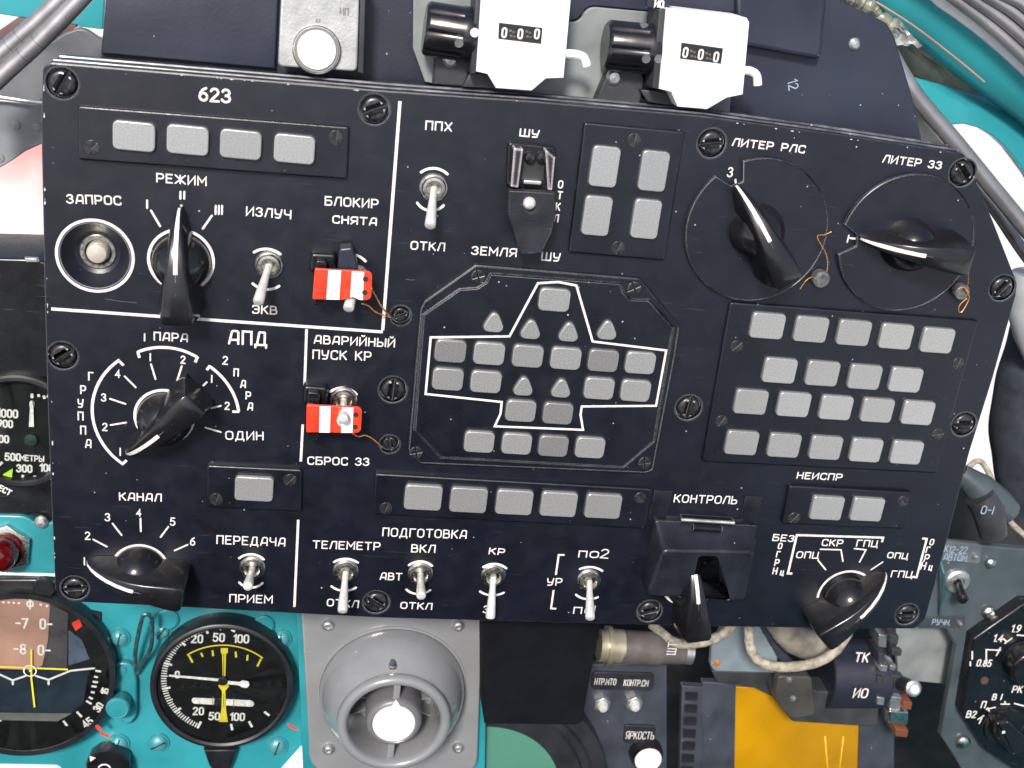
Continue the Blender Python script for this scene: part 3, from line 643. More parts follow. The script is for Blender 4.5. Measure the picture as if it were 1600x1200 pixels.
# ------------------------------------------------------------------ bar knobs
STN = [(21.8,.8,.5,2.2),(21.2,1.4,.8,4.2),(19,2.3,1.1,7.4),(16,3.1,1.6,10.4),(12,4.0,2.1,13.4),(7,4.9,2.7,16.0),(2,5.6,3.2,17.6),(-4,6.4,3.9,18.5),(-10,7.5,4.8,18.9),(-16,8.2,5.4,18.9),(-18.9,8.2,5.4,18.7),(-20.1,7.7,5.0,18.1),(-20.5,7.1,4.3,17.0)]
def knob_meshes():
    mb = MB(); rs = []
    for s_, wb, wt, h in STN:
        e = min(.7, h * .2)
        rs.append([(s_, -wb, 0), (s_, -wb + .15, h * .35), (s_, -wt - e*.6, h - e*1.3), (s_, -wt, h - e*.3), (s_, -wt + e*.7, h), (s_, wt - e*.7, h), (s_, wt, h - e*.3), (s_, wt + e*.6, h - e*1.3), (s_, wb - .15, h * .35), (s_, wb, 0)])
    # blunt end leans in towards the foot
    rs[-1] = [(q[0] + .0 if q[2] > 3 else q[0] + .6, q[1], q[2]) for q in rs[-1]]
    mb.rings(rs, True, True)
    mb.f = [f[::-1] for f in mb.f]
    me = mb.mesh('grip', angle=38); me.materials.append(M_BAKE)
    sk = MB().lathe([(11.2, .02), (11.2, 1.2), (11.0, 2.6), (10.6, 4.6), (9.9, 6.8), (8.8, 9.0), (7.2, 11.0), (5.2, 12.5), (2.8, 13.4), (.001, 13.7)], 0, 0, 48)
    ms = sk.mesh('skirt', angle=40); ms.materials.append(M_BAKE)
    ln = MB(); xs = [(s_, h) for s_, wb, wt, h in STN if s_ >= 2] + [(0, 17.8)]
    rs = [[(a, -w_, b + .02), (a, -w_, b + .16), (a, w_, b + .16), (a, w_, b + .02)] for a, b in xs for w_ in (min(.8, .45 + (22 - a) * .06),)]
    ln.rings(rs, True, True); ln.f = [f[::-1] for f in ln.f]
    ml = ln.mesh('pointer_line', angle=60); ml.materials.append(M_WHITE)
    seam = MB().tube([(0, 0, 18.0), (-8, 0, 18.66), (-17.5, 0, 18.45)], .13, 6); mse = seam.mesh('mould_seam'); mse.materials.append(M_SCREW)
    return me, ms, ml, mse
KG, KS, KL, KSE = knob_meshes()
def knob(cx, cy, tx, ty, label, z=0, k=1.0, skirt=True):
    c, t_ = P.p(cx, cy, z), P.p(tx, ty, z); a = math.atan2(t_.y - c.y, t_.x - c.x)
    kb = part('selector_knob', KG, None, P, PANEL, label, at=(c.x, c.y, z + .3), rot=a)
    for nm, me in (('skirt', KS), ('pointer_line', KL), ('mould_seam', KSE)):
        part(nm, me, None, P, kb, at=(c.x, c.y, z + (.3 if nm != 'skirt' else .05)), rot=a)
    return kb
knob(284, 408, 282, 330, 'black bar knob under РЕЖИМ pointing up')
knob(258, 652, 194, 708, 'black bar knob in the ГРУППА ring pointing down left')
knob(219, 889, 139, 874, 'black bar knob under КАНАЛ pointing left to 1')
knob(1075, 910, 1074, 835, 'black bar knob reaching out of the hinged cover under КОНТРОЛЬ')
knob(1321, 932, 1378, 892, 'black bar knob at lower right pointing to ОПЦ')

def notched_disc(cx, cy, rx, e1, c1, e2, c2, label):
    x, y, r = P.c(cx, cy, rx, 2.2)
    A = P.p(*e1, 2.2); B = P.p(*e2, 2.2); CA = P.p(*c1, 2.2); CB = P.p(*c2, 2.2)
    a = math.atan2(A.y - y, A.x - x); b = math.atan2(B.y - y, B.x - x)   # from b clockwise round to a
    a %= 2 * math.pi; b %= 2 * math.pi
    if b < a: b += 2 * math.pi
    arc = [V((x + r * math.cos(a + (b - a) * k / 80), y + r * math.sin(a + (b - a) * k / 80))) for k in range(81)]
    poly = arc + [CB, CA]
    mb = MB().prism(poly, .6, 2.2, .35, 2, True)
    ds = part('dial_disc', mb, M_PANEL, P, PANEL, label)
    rimp = [(q.x + (x - q.x) * .012, q.y + (y - q.y) * .012, 2.15) for q in arc]
    part('disc_rim', MB().tube(rimp, .38, 8), M_BLK, P, ds)
    return ds
# between the notch edges the ring is cut away: arcs run the long way round
notched_disc(1183, 361, 110, (1120,278), (1143,291), (1162,254), (1161,284), 'large notched black disc under ЛИТЕР РЛС')
notched_disc(1417, 381, 104, (1313,397), (1338,385), (1323,352), (1340,368), 'large notched black disc under ЛИТЕР 33')
knob(1181, 359, 1147, 287, 'black bar knob on the notched disc under ЛИТЕР РЛС pointing to 3', 2.3)
knob(1417, 381, 1340, 370, 'black bar knob on the notched disc under ЛИТЕР 33 pointing left', 2.3)

# ------------------------------------------------------------------ toggle switches
NUT = MB().lathe([(5.6, 0), (5.6, .7), (5.2, 1.1), (4.9, 1.1), (4.7, 2.3), (4.3, 2.9), (3.3, 3.0), (2.9, 2.4), (2.7, 1.4), (.001, 1.2)], 0, 0, 36).mesh('switch_bushing', angle=30); NUT.materials.append(M_STEEL)
def lever_path(nx, ny, tx, ty, L, base=1.6, ho=0):
    n = P.p(nx, ny, 1.5 + ho); b = V((n.x, n.y, base + ho)); best = None
    for k in range(0, 400):
        h = 1 + ho + k * .06; q = P.p(tx, ty, h); d = abs((V((q.x, q.y, h)) - b).length - L)
        if best is None or d <= best[0]: best = (d, V((q.x, q.y, h)))
    return b, best[1]
def toggle(nx, ny, tx, ty, label, arcs=None, L=19, guard=None, nut=True, a_='full'):
    n = P.p(nx, ny, 1.5)
    sw = part('toggle_switch', NUT, None, P, guard or PANEL, label, at=(n.x, n.y, .02)) if nut else guard
    b, t_ = lever_path(nx, ny, tx, ty, L)
    d = (t_ - b).normalized(); Ln = (t_ - b).length
    pts = [b + d * (Ln * k) for k in (0, .12, .3, .5, .75, .93, .98, 1.0)]
    rr = [1.3, 1.35, 1.45, 1.75, 2.05, 2.2, 1.95, 1.1]
    part('lever', MB().tube(pts, rr, 16), M_NICK, P, sw)
    if arcs: lines(P, arcs, 1.05, PANEL, arc=True, name='switch_arc')
    return sw
toggle(678,294,672,355,'toggle switch under ППХ thrown down',[[(658,269),(679,263),(699,272)],[(652,317),(672,329),(693,321)]])
toggle(420,415,403,474,'toggle switch under ИЗЛУЧ thrown down',[[(397,394),(418,389),(438,397)],[(395,443),(415,452),(436,447)]])
toggle(394,889,387,917,'toggle switch between ПЕРЕДАЧА and ПРИЕМ with its lever sticking out',[[(374,872),(394,866),(412,874)],[(374,910),(393,918),(410,911)]], L=16)
toggle(540,894,535,957,'toggle switch under ТЕЛЕМЕТР thrown down',[[(522,878),(540,873),(559,879)],[(518,916),(537,923),(556,918)]])
toggle(657,898,658,932,'toggle switch beside АВТ standing in its middle position',[[(639,883),(658,877),(675,884)],[(635,921),(654,928),(672,922)]], L=16)
toggle(771,901,766,967,'toggle switch under КР thrown down',[[(755,886),(773,881),(791,888)],[(750,924),(768,930),(787,926)]])
toggle(921,908,922,968,'toggle switch beside УР thrown down',[[(906,889),(924,886),(941,892)],[(900,929),(917,936),(934,933)]])

# ------------------------------------------------------------------ guards
def stripe_guard(q, xs, holes_, label, bracket, foot, lean_notch=None):
    """q: cover corners TL TR BR BL in pixels at height 11; xs: stripe bounds as fractions"""
    HG = 13
    c = P.pp(q, HG)
    def at(u, v): return c[0].lerp(c[1], u).lerp(c[3].lerp(c[2], u), v)
    br = P.pp(bracket, 4.5)
    gd = part('switch_guard', MB().prism(rounded([tuple(a) for a in br], 1.8), 0, 5.5, 1.4, 4, False), M_BLK, P, PANEL, label)
    ft = P.pp(foot, 5); part('hinge_foot', MB().prism(rounded([tuple(a) for a in ft], 1.0), 0, 9.5, .6, 3, False), M_BLK, P, gd)
    poly = [at(-.0, 0)] + [at(.5, 0), at(1, 0), at(1, 1)]
    if lean_notch: poly += [at(u, v) for u, v in lean_notch]
    poly += [at(0, 1)]
    rr = [.6, 0, 2.2, 2.2] + [.6] * (len(lean_notch) if lean_notch else 0) + [.6]
    cvp = rounded([(a.x, a.y, r_) for a, r_ in zip(poly, rr)])
    cv = part('guard_cover', MB().prism(cvp, HG - 1.3, HG, .35, 3), M_RED, P, gd)
    # folded hinge side of the cover
    part('guard_side', MB().prism([at(.01, .06), at(.10, .06), at(.10, .94), at(.01, .94)], 3, HG - 1.2), M_RED, P, gd)
    k = 0
    for u0, u1 in xs:
        mb = MB().prism([at(u0, .015), at(u1, .015), at(u1, .985), at(u0, .985)] if not lean_notch or u1 < .7 else [at(u0, .015), at(u1, .02), at(u1, .985)] + [at(u, v - .02) for u, v in lean_notch if u0 < u < u1] + [at(u0, .90)], HG - 1.28, HG + .07)
        part('white_stripe', mb, M_GWHITE, P, cv)
    for x, y in holes_:
        z = P.p(x, y, HG); part('wire_hole', MB().ringwall(circ(z.x, z.y, 1.05, 16), circ(z.x, z.y, .7, 16), HG, HG + .25).sheet(circ(z.x, z.y, .75, 16), HG + .06), M_DARK, P, cv)
    return gd
g1 = stripe_guard([(492,420),(582,424.5),(580,470),(488,468)], [(.235,.455),(.64,.855)], [(571,436),(570,457)], 'red and white striped guard over the switch under БЛОКИР СНЯТА',
   [(485,394),(526,396),(524,428),(483,425)], [(494,402),(511,403),(509,473),(491,472)], [(.78,.98),(.70,.90),(.60,.96),(.5,1.0)])
q = P.pp([(530,388),(551,386),(561,424),(527,422)], 9)
part('spring_tab', MB().prism(rounded([tuple(a) for a in q], 1.2), 3, 9, 1.0, 3), M_HOOD, P, g1)
toggle(556, 436, 544, 484, 'toggle switch half hidden by the striped guard under СНЯТА', None, L=15.5)
lines(P, [[(549,397),(560,400),(571,408)]], 1.05, PANEL, arc=True, name='switch_arc')
g2 = stripe_guard([(479,633),(566,637),(564,677),(478.5,676)], [(.235,.43),(.635,.84)], [(556,648),(555,667)], 'red and white striped guard over the switch above СБРОС 33',
   [(474,601),(513,604),(511,634),(472,632)], [(481,606),(500,607),(498,681),(479,680)])
toggle(537, 626, 536.5, 656, 'toggle switch with its tip showing through the guard above СБРОС 33', [[(516,612),(537,606),(557,616)]], L=16.5)
z = P.p(538, 656, 13); part('lever_hole', MB().ringwall(circ(z.x, z.y, 3.0, 24), circ(z.x, z.y, 2.4, 24), 13, 13.35), M_GWHITE, P, g2)

# black hinged guard under ШУ
gb = part('switch_guard', MB().prism(rounded([tuple(a) for a in P.pp([(794,222),(869,230),(866,300),(791,292)], 4)], 1.5), 0, 4, .8, 3, False), M_BLK, P, PANEL, 'plain black hinged guard plate under ШУ')
for a, b_, c_, d_ in (((803,231),(818,233),(810,294),(798,292)), ((852,233),(868,246),(863,298),(856,297))):
    part('guard_arm', MB().prism(rounded([tuple(k) for k in P.pp([a, b_, c_, d_], 10)], .5), 2, 10, .5, 3), mat('worn_arm', (.03, .03, .03), .3, metal=.3, wear=((.7, .62, .66), 7, 1.6)), P, gb)
q = P.pp([(818,238),(851,241),(849,282),(815,280)], 4.2); part('guard_dark_inside', MB().sheet(q, 4.3), M_DARK, P, gb)  # dark sheet stands in for the guard's dark interior between the arms
for x, y in ((828,246),(847,246)):
    z = P.p(x, y, 6); part('hinge_screw', MB().lathe([(2.3, 0), (2.2, 2.2), (1.5, 3), (.001, 3.2)], z.x, z.y, 20, 4), M_SCREW, P, gb)
cp = P.pp([(795,297),(868,301),(869,335),(862,365),(847,396),(813,399),(794,336)], 12)
part('guard_plate', MB().prism(rounded([tuple(a) for a in cp], .8), 10.2, 12, .6, 3), M_GPLATE, P, gb)
part('guard_side', MB().prism([tuple(a) for a in inset(ccw(cp), .8)], 2, 10.3), M_DARK, P, gb)
z = P.p(831, 321, 12); part('lever_hole', MB().ringwall(circ(z.x, z.y, 3.5, 28), circ(z.x, z.y, 3.0, 28), 12, 12.25).sheet(circ(z.x, z.y, 3.05, 28), 12.05), M_DARK, P, gb)
z = P.p(828, 319, 14); part('lever', MB().lathe([(2.3, -2), (2.5, 0), (2.2, 1.2), (1.3, 2.1), (.001, 2.5)], z.x, z.y, 20, 12.6), M_NICK, P, gb)
q = P.pp([(818,281),(848,283),(846,290),(817,288)], 8); part('guard_spring', MB().prism(rounded([tuple(a) for a in q], .8), 4, 8, .5, 3), M_ALU, P, gb)

# hinged box cover under КОНТРОЛЬ
cvx = [(1036,858),(1181,860),(1166,938),(1136,940),(1131,920),(1119,908),(1117,874),(1096,873),(1090,900),(1078,914),(1064,935),(1010,932)]
cr = [3,3,3,.5,2,1,.5,.5,1,2,.5,3]
HB = 13.5
topr = rounded([(*P.p(a, b, HB), r_) for (a, b), r_ in zip(cvx, cr)])
cvb = [(*P.p(1023, 811, 1), 1.5), (*P.p(1183, 819, 1), 1.5)] + [(*P.p(a, b, HB), r_) for (a, b), r_ in zip(cvx[2:], cr[2:])]
lowr = rounded(cvb)
if area(topr) < 0: topr = topr[::-1]; lowr = lowr[::-1]
cm = MB(); rs = [[(q.x, q.y, .3) for q in lowr], [(q.x, q.y, 2.5) for q in lowr]]
for k in range(5):
    an = k / 4 * math.pi / 2; rs.append([(q.x, q.y, HB - 1.6 + 1.6 * math.sin(an)) for q in inset(topr, 1.6 * (1 - math.cos(an)))])
cm.rings(rs, False, True)
cb = part('hinged_cover', cm, mat('cover_black', (.012, .014, .020), .30, var=.2, dust=1, wear=((.42, .44, .46), 1.6, 1.2)), P, PANEL, 'hinged black box cover under КОНТРОЛЬ')
q = P.pp([(1064,813),(1146,817),(1146,829),(1064,826)], 8)
part('hinge_strip', MB().prism([tuple(a) for a in P.pp([(1066,810),(1147,815),(1146,822),(1065,817)], 4)], 0, 4, .4), M_BLK, P, cb)
part('hinge_pin', MB().tube([P.p3(1064, 812, 4.5), P.p3(1147, 817, 4.5)], .9, 12), M_ALU, P, cb)
part('hinge_pin', MB().tube([P.p3(1082, 824, 6), P.p3(1127, 827, 6)], 1.6, 12), M_BLK, P, cb)
for c_ in ([(1023,766),(1050.6,767.5),(1042,806),(1014,806)], [(1165,775),(1192,776.5),(1181,817),(1157,810)]):
    part('cover_hinge_tab', MB().prism([tuple(a) for a in P.pp(c_, .9)], -.1, .9, .25, 2, False), M_TAB, P, PANEL)
part('hinge_plate', MB().prism([tuple(a) for a in P.pp([(1042,806),(1160,811),(1158,822),(1040,818)], 1.0)], -.1, 1.2, .25, 2, False), M_TAB, P, PANEL)
# low shadow plate edge between the guard and the display

# ------------------------------------------------------------------ wires and seals
def wire(name, paths, label, cat, r=.2, twist=0, extra=None):
    t_ = thing(name, P, (*P.p(*paths[0][0][:2], paths[0][0][2]), 0), label, cat)
    for pth in paths:
        pts = [P.p3(*q) for q in pth]
        sm = []
        for i in range(len(pts) - 1):
            for k in range(8):
                u = k / 8; a = pts[max(i-1,0)]; b = pts[i]; c = pts[i+1]; d = pts[min(i+2, len(pts)-1)]
                sm.append(.5 * ((2*b) + (c-a)*u + (2*a-5*b+4*c-d)*u*u + (3*b-a-3*c+d)*u**3))
        sm.append(pts[-1])
        if twist:
            for ph in (0, math.pi):
                tp = [q + V((math.cos(i*.9 + ph), math.sin(i*.9 + ph), math.cos(i*.9 + ph) * .5)) * twist for i, q in enumerate(sm)]
                part('wire_strand', MB().tube(tp, r, 6), M_COPPER, P, t_)
        else: part('wire_strand', MB().tube(sm, r, 6), M_COPPER, P, t_)
    return t_
s1 = wire('wire_seal', [[(1299,362,4),(1288,367,4),(1278,368,4.5),(1279,376,5),(1290,395,5),(1293,412,4),(1291,430,3)], [(1250,452,3),(1258,440,3.5),(1268,433,3),(1278,435,2)]], 'copper wire with a round grey seal beside the ЛИТЕР РЛС disc', 'wire seal')
def seal(par, x, y, r=3.8):
    z = P.p(x, y, 4); part('seal_disc', MB().lathe([(r*.9, 0), (r, .6), (r, 3.2), (r*.9, 3.9), (r*.55, 4.1), (r*.5, 3.7), (.001, 3.6)], z.x, z.y, 24, .1), mat('dull_lead', (.19, .19, .19), .38, metal=.7, var=.3, vscale=500, bump=.6, bscale=600), P, par)
seal(s1, 1284, 437)
s2 = wire('wire_seal', [[(1518,410,12),(1513,413,12),(1513,430,9),(1512,445,6),(1507,452,4.5)], [(1507,450,5),(1514,462,5.5),(1512,472,5),(1503,487,5),(1498,486,5),(1500,476,5),(1511,466,5)], [(1496,452,5),(1505,449,5),(1514,457,5)]], 'copper wire looped through a round grey seal by the edge of the ЛИТЕР 33 disc', 'wire seal')
seal(s2, 1504, 457, 3.5)
wire('safety_wire', [[(580,450,12.5),(588,464,8),(597,480,5),(609,494,1)], [(565,474,8),(576,478,7),(588,488,5),(610,496,1)]], 'orange twisted copper wire tying the upper striped guard to a screw', 'safety wire', .17, .2)
wire('safety_wire', [[(551,677,12.5),(560,682,9),(570,680,7),(580,684,5),(590,692,3),(597,699,.6)]], 'orange twisted copper wire tying the lower striped guard to a screw', 'safety wire', .17, .2)
# ------------------------------------------------------------------ surroundings
GROUND = V((0, 0, -3.2))
FW = Fr(Matrix.Translation(GROUND))
gm = MB().add([(-3e6, -3e6, 0), (3e6, -3e6, 0), (3e6, 3e6, 0), (-3e6, 3e6, 0)], [(0, 1, 2, 3)])
part('ground', gm, mat('pale_concrete', (.62, .62, .64), .85, var=.06, vscale=.6), FW, kind='structure')
# dark backdrop behind and below the instruments
def poly(fr, pts, h, th, bev=.4, r=0.):
    q = fr.pp([t[:2] for t in pts], h)
    return MB().prism(rounded([(*a, (t[2] if len(t) > 2 else r)) for a, t in zip(q, pts)]), h - th, h, bev, 3)
def polyt(fr, pts, h, th, bev=.4, r=0., m=None, name='plate', parent=None, **k):
    return part(name, poly(fr, pts, h, th, bev, r), m, fr, parent, **k)
def pathp(pts, n=8):
    """smooth path through (px, py, h) points in the panel frame"""
    pts = [P.p3(*q) for q in pts]; sm = []
    for i in range(len(pts) - 1):
        for k in range(n):
            u = k / n; a = pts[max(i-1,0)]; b = pts[i]; c = pts[i+1]; d = pts[min(i+2, len(pts)-1)]
            sm.append(.5 * ((2*b) + (c-a)*u + (2*a-5*b+4*c-d)*u*u + (3*b-a-3*c+d)*u**3))
    return sm + [pts[-1]]
polyt(P, [(-260,400),(64,405),(300,330),(1300,330),(1490,600),(1500,760),(1900,800),(1900,1500),(-260,1500)], -230, 6, 0, 0, M_DARK, 'dark_backdrop', kind='structure')  # added dark sheet that keeps the gaps between instruments dark

# the rest of the cockpit tub: floor, side walls below the sill and the rear wall behind the pilot
tub = MB()
tub.box(-620, -1450, -950, 620, 700, -930)
part('cockpit_floor', tub, M_DARK, Fr(Matrix.Identity(4)), kind='structure')
part('cockpit_rear_wall', MB().box(-600, -1450, -930, 600, -1420, 250), M_DARK, Fr(Matrix.Identity(4)), kind='structure')
for x0 in (-620, 590):
    part('cockpit_side_wall', MB().box(x0, -1420, -930, x0 + 30, -20, -150), M_TEALD, Fr(Matrix.Identity(4)), kind='structure')
# hood above the panel
HOOD = thing('instrument_hood', P, (*P.p(800, 60, -30), -60), 'blue-black hood sheet above the control panel with a faint number 12', 'hood')
polyt(P, [(170,-60),(1290,-60),(1312,0,6),(1386,36,3),(1398,57,2),(1424,145),(1441,219),(1200,196),(840,168),(500,136),(157,96)], -30, 10, .8, 0, M_HOOD, 'sheet', HOOD)
polyt(P, [(1150,-40),(1296,-40),(1285,85,8),(1279,94,6),(1150,70)], -24, 7, 2, 0, M_HOOD, 'raised_block', HOOD)
polyt(P, [(170,-40),(436,-40),(430,108),(157,84)], -27, 4, .8, 0, M_HOOD, 'side_sheet', HOOD)
polyt(P, [(845,-30),(1150,-30),(1148,20),(1016,18),(918,9,8),(905,32,8),(850,38)], -26, 4, .6, 0, M_HOOD, 'upper_sheet', HOOD)
for x, y in ((1336,69),(898,6)):
    z = P.p(x, y, -29); part('screw', MB().lathe([(2.6, 0), (2.4, .8), (1.5, 1.6), (.001, 1.8)], z.x, z.y, 18, -30), M_ALU, P, HOOD)
def turned(fr, s, cx, cy, hpx, deg, parent, h, m, wt=.5):
    return chars(fr, [(s, cx, cy, hpx, deg)], hpx, parent, h=h, m=m, wt=wt)
turned(P, '12', 1239, 132, 17, -68, HOOD, -30, M_BLUEMARK)

# mounting plate behind the two counters
MP = thing('mounting_plate', P, (*P.p(900, 80, -24), -30), 'grey metal mounting plate behind the two white counters', 'mounting plate')
polyt(P, [(646,-20),(860,-20),(870,32,10),(905,36,8),(918,10,8),(1016,19),(1150,40),(1140,186),(840,164),(664,128),(645,75)], -22, 2, .4, 0, M_PLATE, 'sheet', MP)
for pts in ([(681,80,3),(738,88,3),(727,136),(676,132)], [(975,103,8),(1010,110,8),(1000,165),(930,158),(948,115,8)]):
    polyt(P, pts, -15, 6, .8, 0, M_SIDE, 'bracket_arm', MP)
for x, y in ((704,93),(960,121)):
    z = P.p(x, y, -14); part('screw', MB().lathe([(3.2, 0), (3.0, .8), (2.0, 1.7), (.001, 2.0)], z.x, z.y, 20, -15), M_ALU, P, MP)

def counter(face, taper, window, digits, knobp, knobr, label, kb_screws, hook, side, foot, txt=None):
    HF = -2
    t_ = thing('counter_unit', P, (*P.p(*face[0][:2], HF), -22), label, 'counter', 'white three digit counters above the control panel')
    q = face
    part('housing', poly(P, q, HF, 20, .5), M_BOX, P, t_)
    w4 = P.pp(window, HF)
    part('window', MB().sheet(w4, HF + .05), M_DIAL, P, t_)
    wb = MB().ribbon(w4, .35, HF + .12, False, True); part('window_frame', wb, M_SIDE, P, t_)
    chars(P, [('0', x, y, 17) for x, y in digits], 17, t_, h=HF + .05, wt=.7, name='digit', ws=.9)
    dm = MB()
    for i in range(2):
        x = (digits[i][0] + digits[i+1][0]) / 2; y = (digits[i][1] + digits[i+1][1]) / 2
        for dx, dy, s_ in ((-3,-4,1.1),(2,-2,.9),(-2,4,1.0),(3,5,.8)):
            z = P.p(x + dx, y + dy, HF); dm.sheet(rrect(z.x, z.y, s_, s_ * .8, .1), HF + .1)
    part('wheel_teeth', dm, mat('brown_wheel', (.14, .10, .08), .5), P, t_, kind='stuff')
    part('side_strip', poly(P, side, HF - 1, 19, .3), M_SIDE, P, t_)
    # knurled knob on the left side, axis along x
    a, b = P.p3(*knobp[0], -12), P.p3(*knobp[1], -12); ax = (b - a)
    u = V((0, 0, 1)); w_ = ax.normalized().cross(u)
    def ring(t, r, fl=0):
        return [a + ax * t + (u * math.cos(2*math.pi*k/64) + w_ * math.sin(2*math.pi*k/64)) * (r - (fl * (1 if k % 8 in (0,) else .25 if k % 8 in (1, 7) else 0))) for k in range(64)]
    R_ = knobr
    m1 = MB().rings([ring(0, R_ * .86), ring(.03, R_ * .95), ring(.08, R_, .9), ring(.72, R_, .9), ring(.76, R_ * 1.02), ring(.95, R_ * 1.02), ring(1, R_ * .97)], True, True)
    k = part('setting_knob', m1, M_BAKE, P, t_)
    for t, ang in kb_screws:
        c = a + ax * t + (u * math.cos(ang) + w_ * math.sin(ang)) * (R_ * 1.0); nrm = (u * math.cos(ang) + w_ * math.sin(ang))
        part('set_screw', MB().tube([c - nrm * 1, c + nrm * .35], 1.7, 16), M_ALU, P, k)
    part('hook', MB().tube(pathp(hook), 1.7, 10), M_BOX, P, t_)
    part('foot', poly(P, foot, -12, 8, .6), M_SIDE, P, t_)
    z = P.p(*txt[0], HF); part('screw', MB().lathe([(1.5, .1), (1.4, .3), (.001, .4)], z.x, z.y, 16, HF), M_BOX, P, t_)
    return t_
counter([(753,-25),(894,-25),(892,0),(881,122),(853,123),(831,142),(775,138),(762,116),(744,112)], None, [(780,36),(847,44),(845,68),(779,60)], [(788,51),(813,53),(839,53)],
        [(663,44),(742,56)], 10.2, 'white three digit counter with black side knob, left of the two', [(.66, .25), (.93, -.2)], [(884,84,-4),(899,85,-4),(912,90,-4),(917,103,-4)], [(753,-25),(745,-25),(735,116),(744,114)], [(735,113),(763,116),(778,139),(722,136)], [(873,92)])
c2 = counter([(1041,13,0),(1167,28),(1171,35),(1161,148),(1136,153),(1105,171),(1059,167),(1049,144),(1030,139)], None, [(1065,67),(1129,76),(1126,99),(1063,91)], [(1071,82),(1095,85),(1119,89)],
        [(945,70),(1030,78)], 9.6, 'white three digit counter with black side knob and ИО plate, right of the two', [(.68, .3), (.9, .25), (.62, -1.2)], [(1158,110,-4),(1172,111,-4),(1182,118,-4),(1184,133,-4)], [(1041,14),(1030,17),(1019,137),(1030,140)], [(1000,140),(1046,144),(1056,166),(1012,160)], [(1153,124)])
polyt(P, [(1014,-20),(1052,-20),(1046,14),(1010,12)], -8, 3, .4, 0, M_HOOD, 'name_plate', c2)
chars(P, [('ИО', 1030, 6, 13)], 13, c2, h=-7.9, wt=.7)

# square silver lamp unit ИП
IU = thing('lamp_unit', P, (*P.p(497, 60, -12), -28), 'square silver unit with a round pale disc and faint ИП mark on the hood', 'lamp unit')
polyt(P, [(440,-25),(562,-25),(558,112,2),(434,104,2)], -12, 16, .8, 0, mat('silver_sprayed_metal', (.40, .41, .41), .45, metal=.3, var=.08, vscale=150, bump=.8, bscale=900, dust=.3), 'body', IU)
polyt(P, [(562,-25),(572,-25),(568,116),(558,112)], -14, 15, .4, 0, M_SIDE, 'side', IU)
x, y, r = P.c(495, 78, 38, -12)
part('bezel_ring', MB().ringwall(circ(x, y, r, 48), circ(x, y, r * .91, 48), -12, -10.6, .4), M_STEEL, P, IU)
part('groove_ring', MB().ringwall(circ(x, y, r * .90, 48), circ(x, y, r * .82, 48), -12, -11.3), mat('lens_groove_grey', (.20, .20, .20), .4), P, IU)
part('lens', MB().lathe([(r*.81, 0), (r*.80, 1.0), (r*.77, 1.4), (.001, 1.7)], x, y, 48, -11.9), M_BOX, P, IU)
chars(P, [('ИП', 538, 18, 12)], 12, IU, h=-12, wt=.5, m=M_GREYMARK); chars(P, [('C', 497, 33, 8, 90)], 8, IU, h=-12, wt=.4, m=M_GREYMARK)

# ------------------------------------------------------------------ upper right: canopy arch, foil, lower skin, tubes
def slab(name, edgeA, edgeB, h, th, m, parent=None, **k):
    """a band between two edges given in pixels with heights"""
    A = [P.p3(*q) for q in edgeA]; B = [P.p3(*q) for q in edgeB]
    n = 24
    def samp(E, u):
        L = [(E[i+1] - E[i]).length for i in range(len(E) - 1)]; t = u * sum(L)
        for i, l_ in enumerate(L):
            if t <= l_ + 1e-6: return E[i].lerp(E[i+1], t / l_)
            t -= l_
        return E[-1]
    rs = []
    for k_ in range(n + 1):
        a, b = samp(A, k_ / n), samp(B, k_ / n); d = (b - a).normalized()
        z = V((0, 0, th))
        mid = (a + b) / 2 + V((0, 0, th * .18))
        rs.append([a, a.lerp(b, .04) + V((0,0,.6)), mid, b.lerp(a, .04) + V((0,0,.6)), b, b - z, a - z])
    mb = MB().rings(rs, True, True); mb.f = [f[::-1] for f in mb.f]
    return part(name, mb, m, P, parent, **k)
AR = thing('canopy_arch', P, (*P.p(1480, 60, -60), -60), 'curved teal canopy arch with a white edge strip, crossing the upper right corner', 'canopy arch')
slab('arch_beam', [(1340,-40,-60),(1369,6,-60),(1384,23,-60),(1431,58,-60),(1478,97,-60),(1540,145,-60),(1600,188,-60),(1700,280,-60),(1900,520,-60)], [(1425,-40,-50),(1448,0,-50),(1506,39,-50),(1553,77,-50),(1600,120,-50),(1700,215,-50),(1920,430,-50)], 0, 12, M_TEALD, AR)
slab('edge_strip', [(1426,-40,-49),(1449,0,-49),(1507,39,-49),(1554,77,-49),(1601,120,-49),(1701,214,-49),(1921,429,-49)], [(1440,-40,-46),(1482,2,-46),(1540,45,-46),(1602,100,-46),(1702,190,-46),(1935,400,-46)], 0, 4, M_BOX, AR)
part('seam_strip', MB().tube(pathp([(1369,3,-52),(1430,42,-52),(1500,96,-52),(1538,128,-52)]), .45, 6), M_PINK, P, AR)
for i, (a, b, r, z_) in enumerate((((1480,-12),(1614,101),10,-40), ((1507,-12),(1614,72),9.5,-37), ((1536,-12),(1614,44),9,-34), ((1564,-12),(1614,20),8.5,-31))):
    tt = thing('seal_tube', P, (*P.p(*a, z_), z_), ['grey metal tube nearest the teal canopy arch in the upper right corner', 'grey metal tube between two others in the upper right corner', 'third grey metal tube out from the teal arch in the upper right corner', 'short grey metal tube outermost in the upper right corner'][i], 'tube', 'metal tubes along the canopy arch')
    part('tube', MB().tube(pathp([(a[0]-40, a[1]-30, z_), (*a, z_), ((a[0]+b[0])/2+2, (a[1]+b[1])/2-3, z_), (*b, z_), (b[0]+60, b[1]+58, z_), (b[0]+280, b[1]+300, z_)]), r * .28, 16), M_TUBE, P, tt)
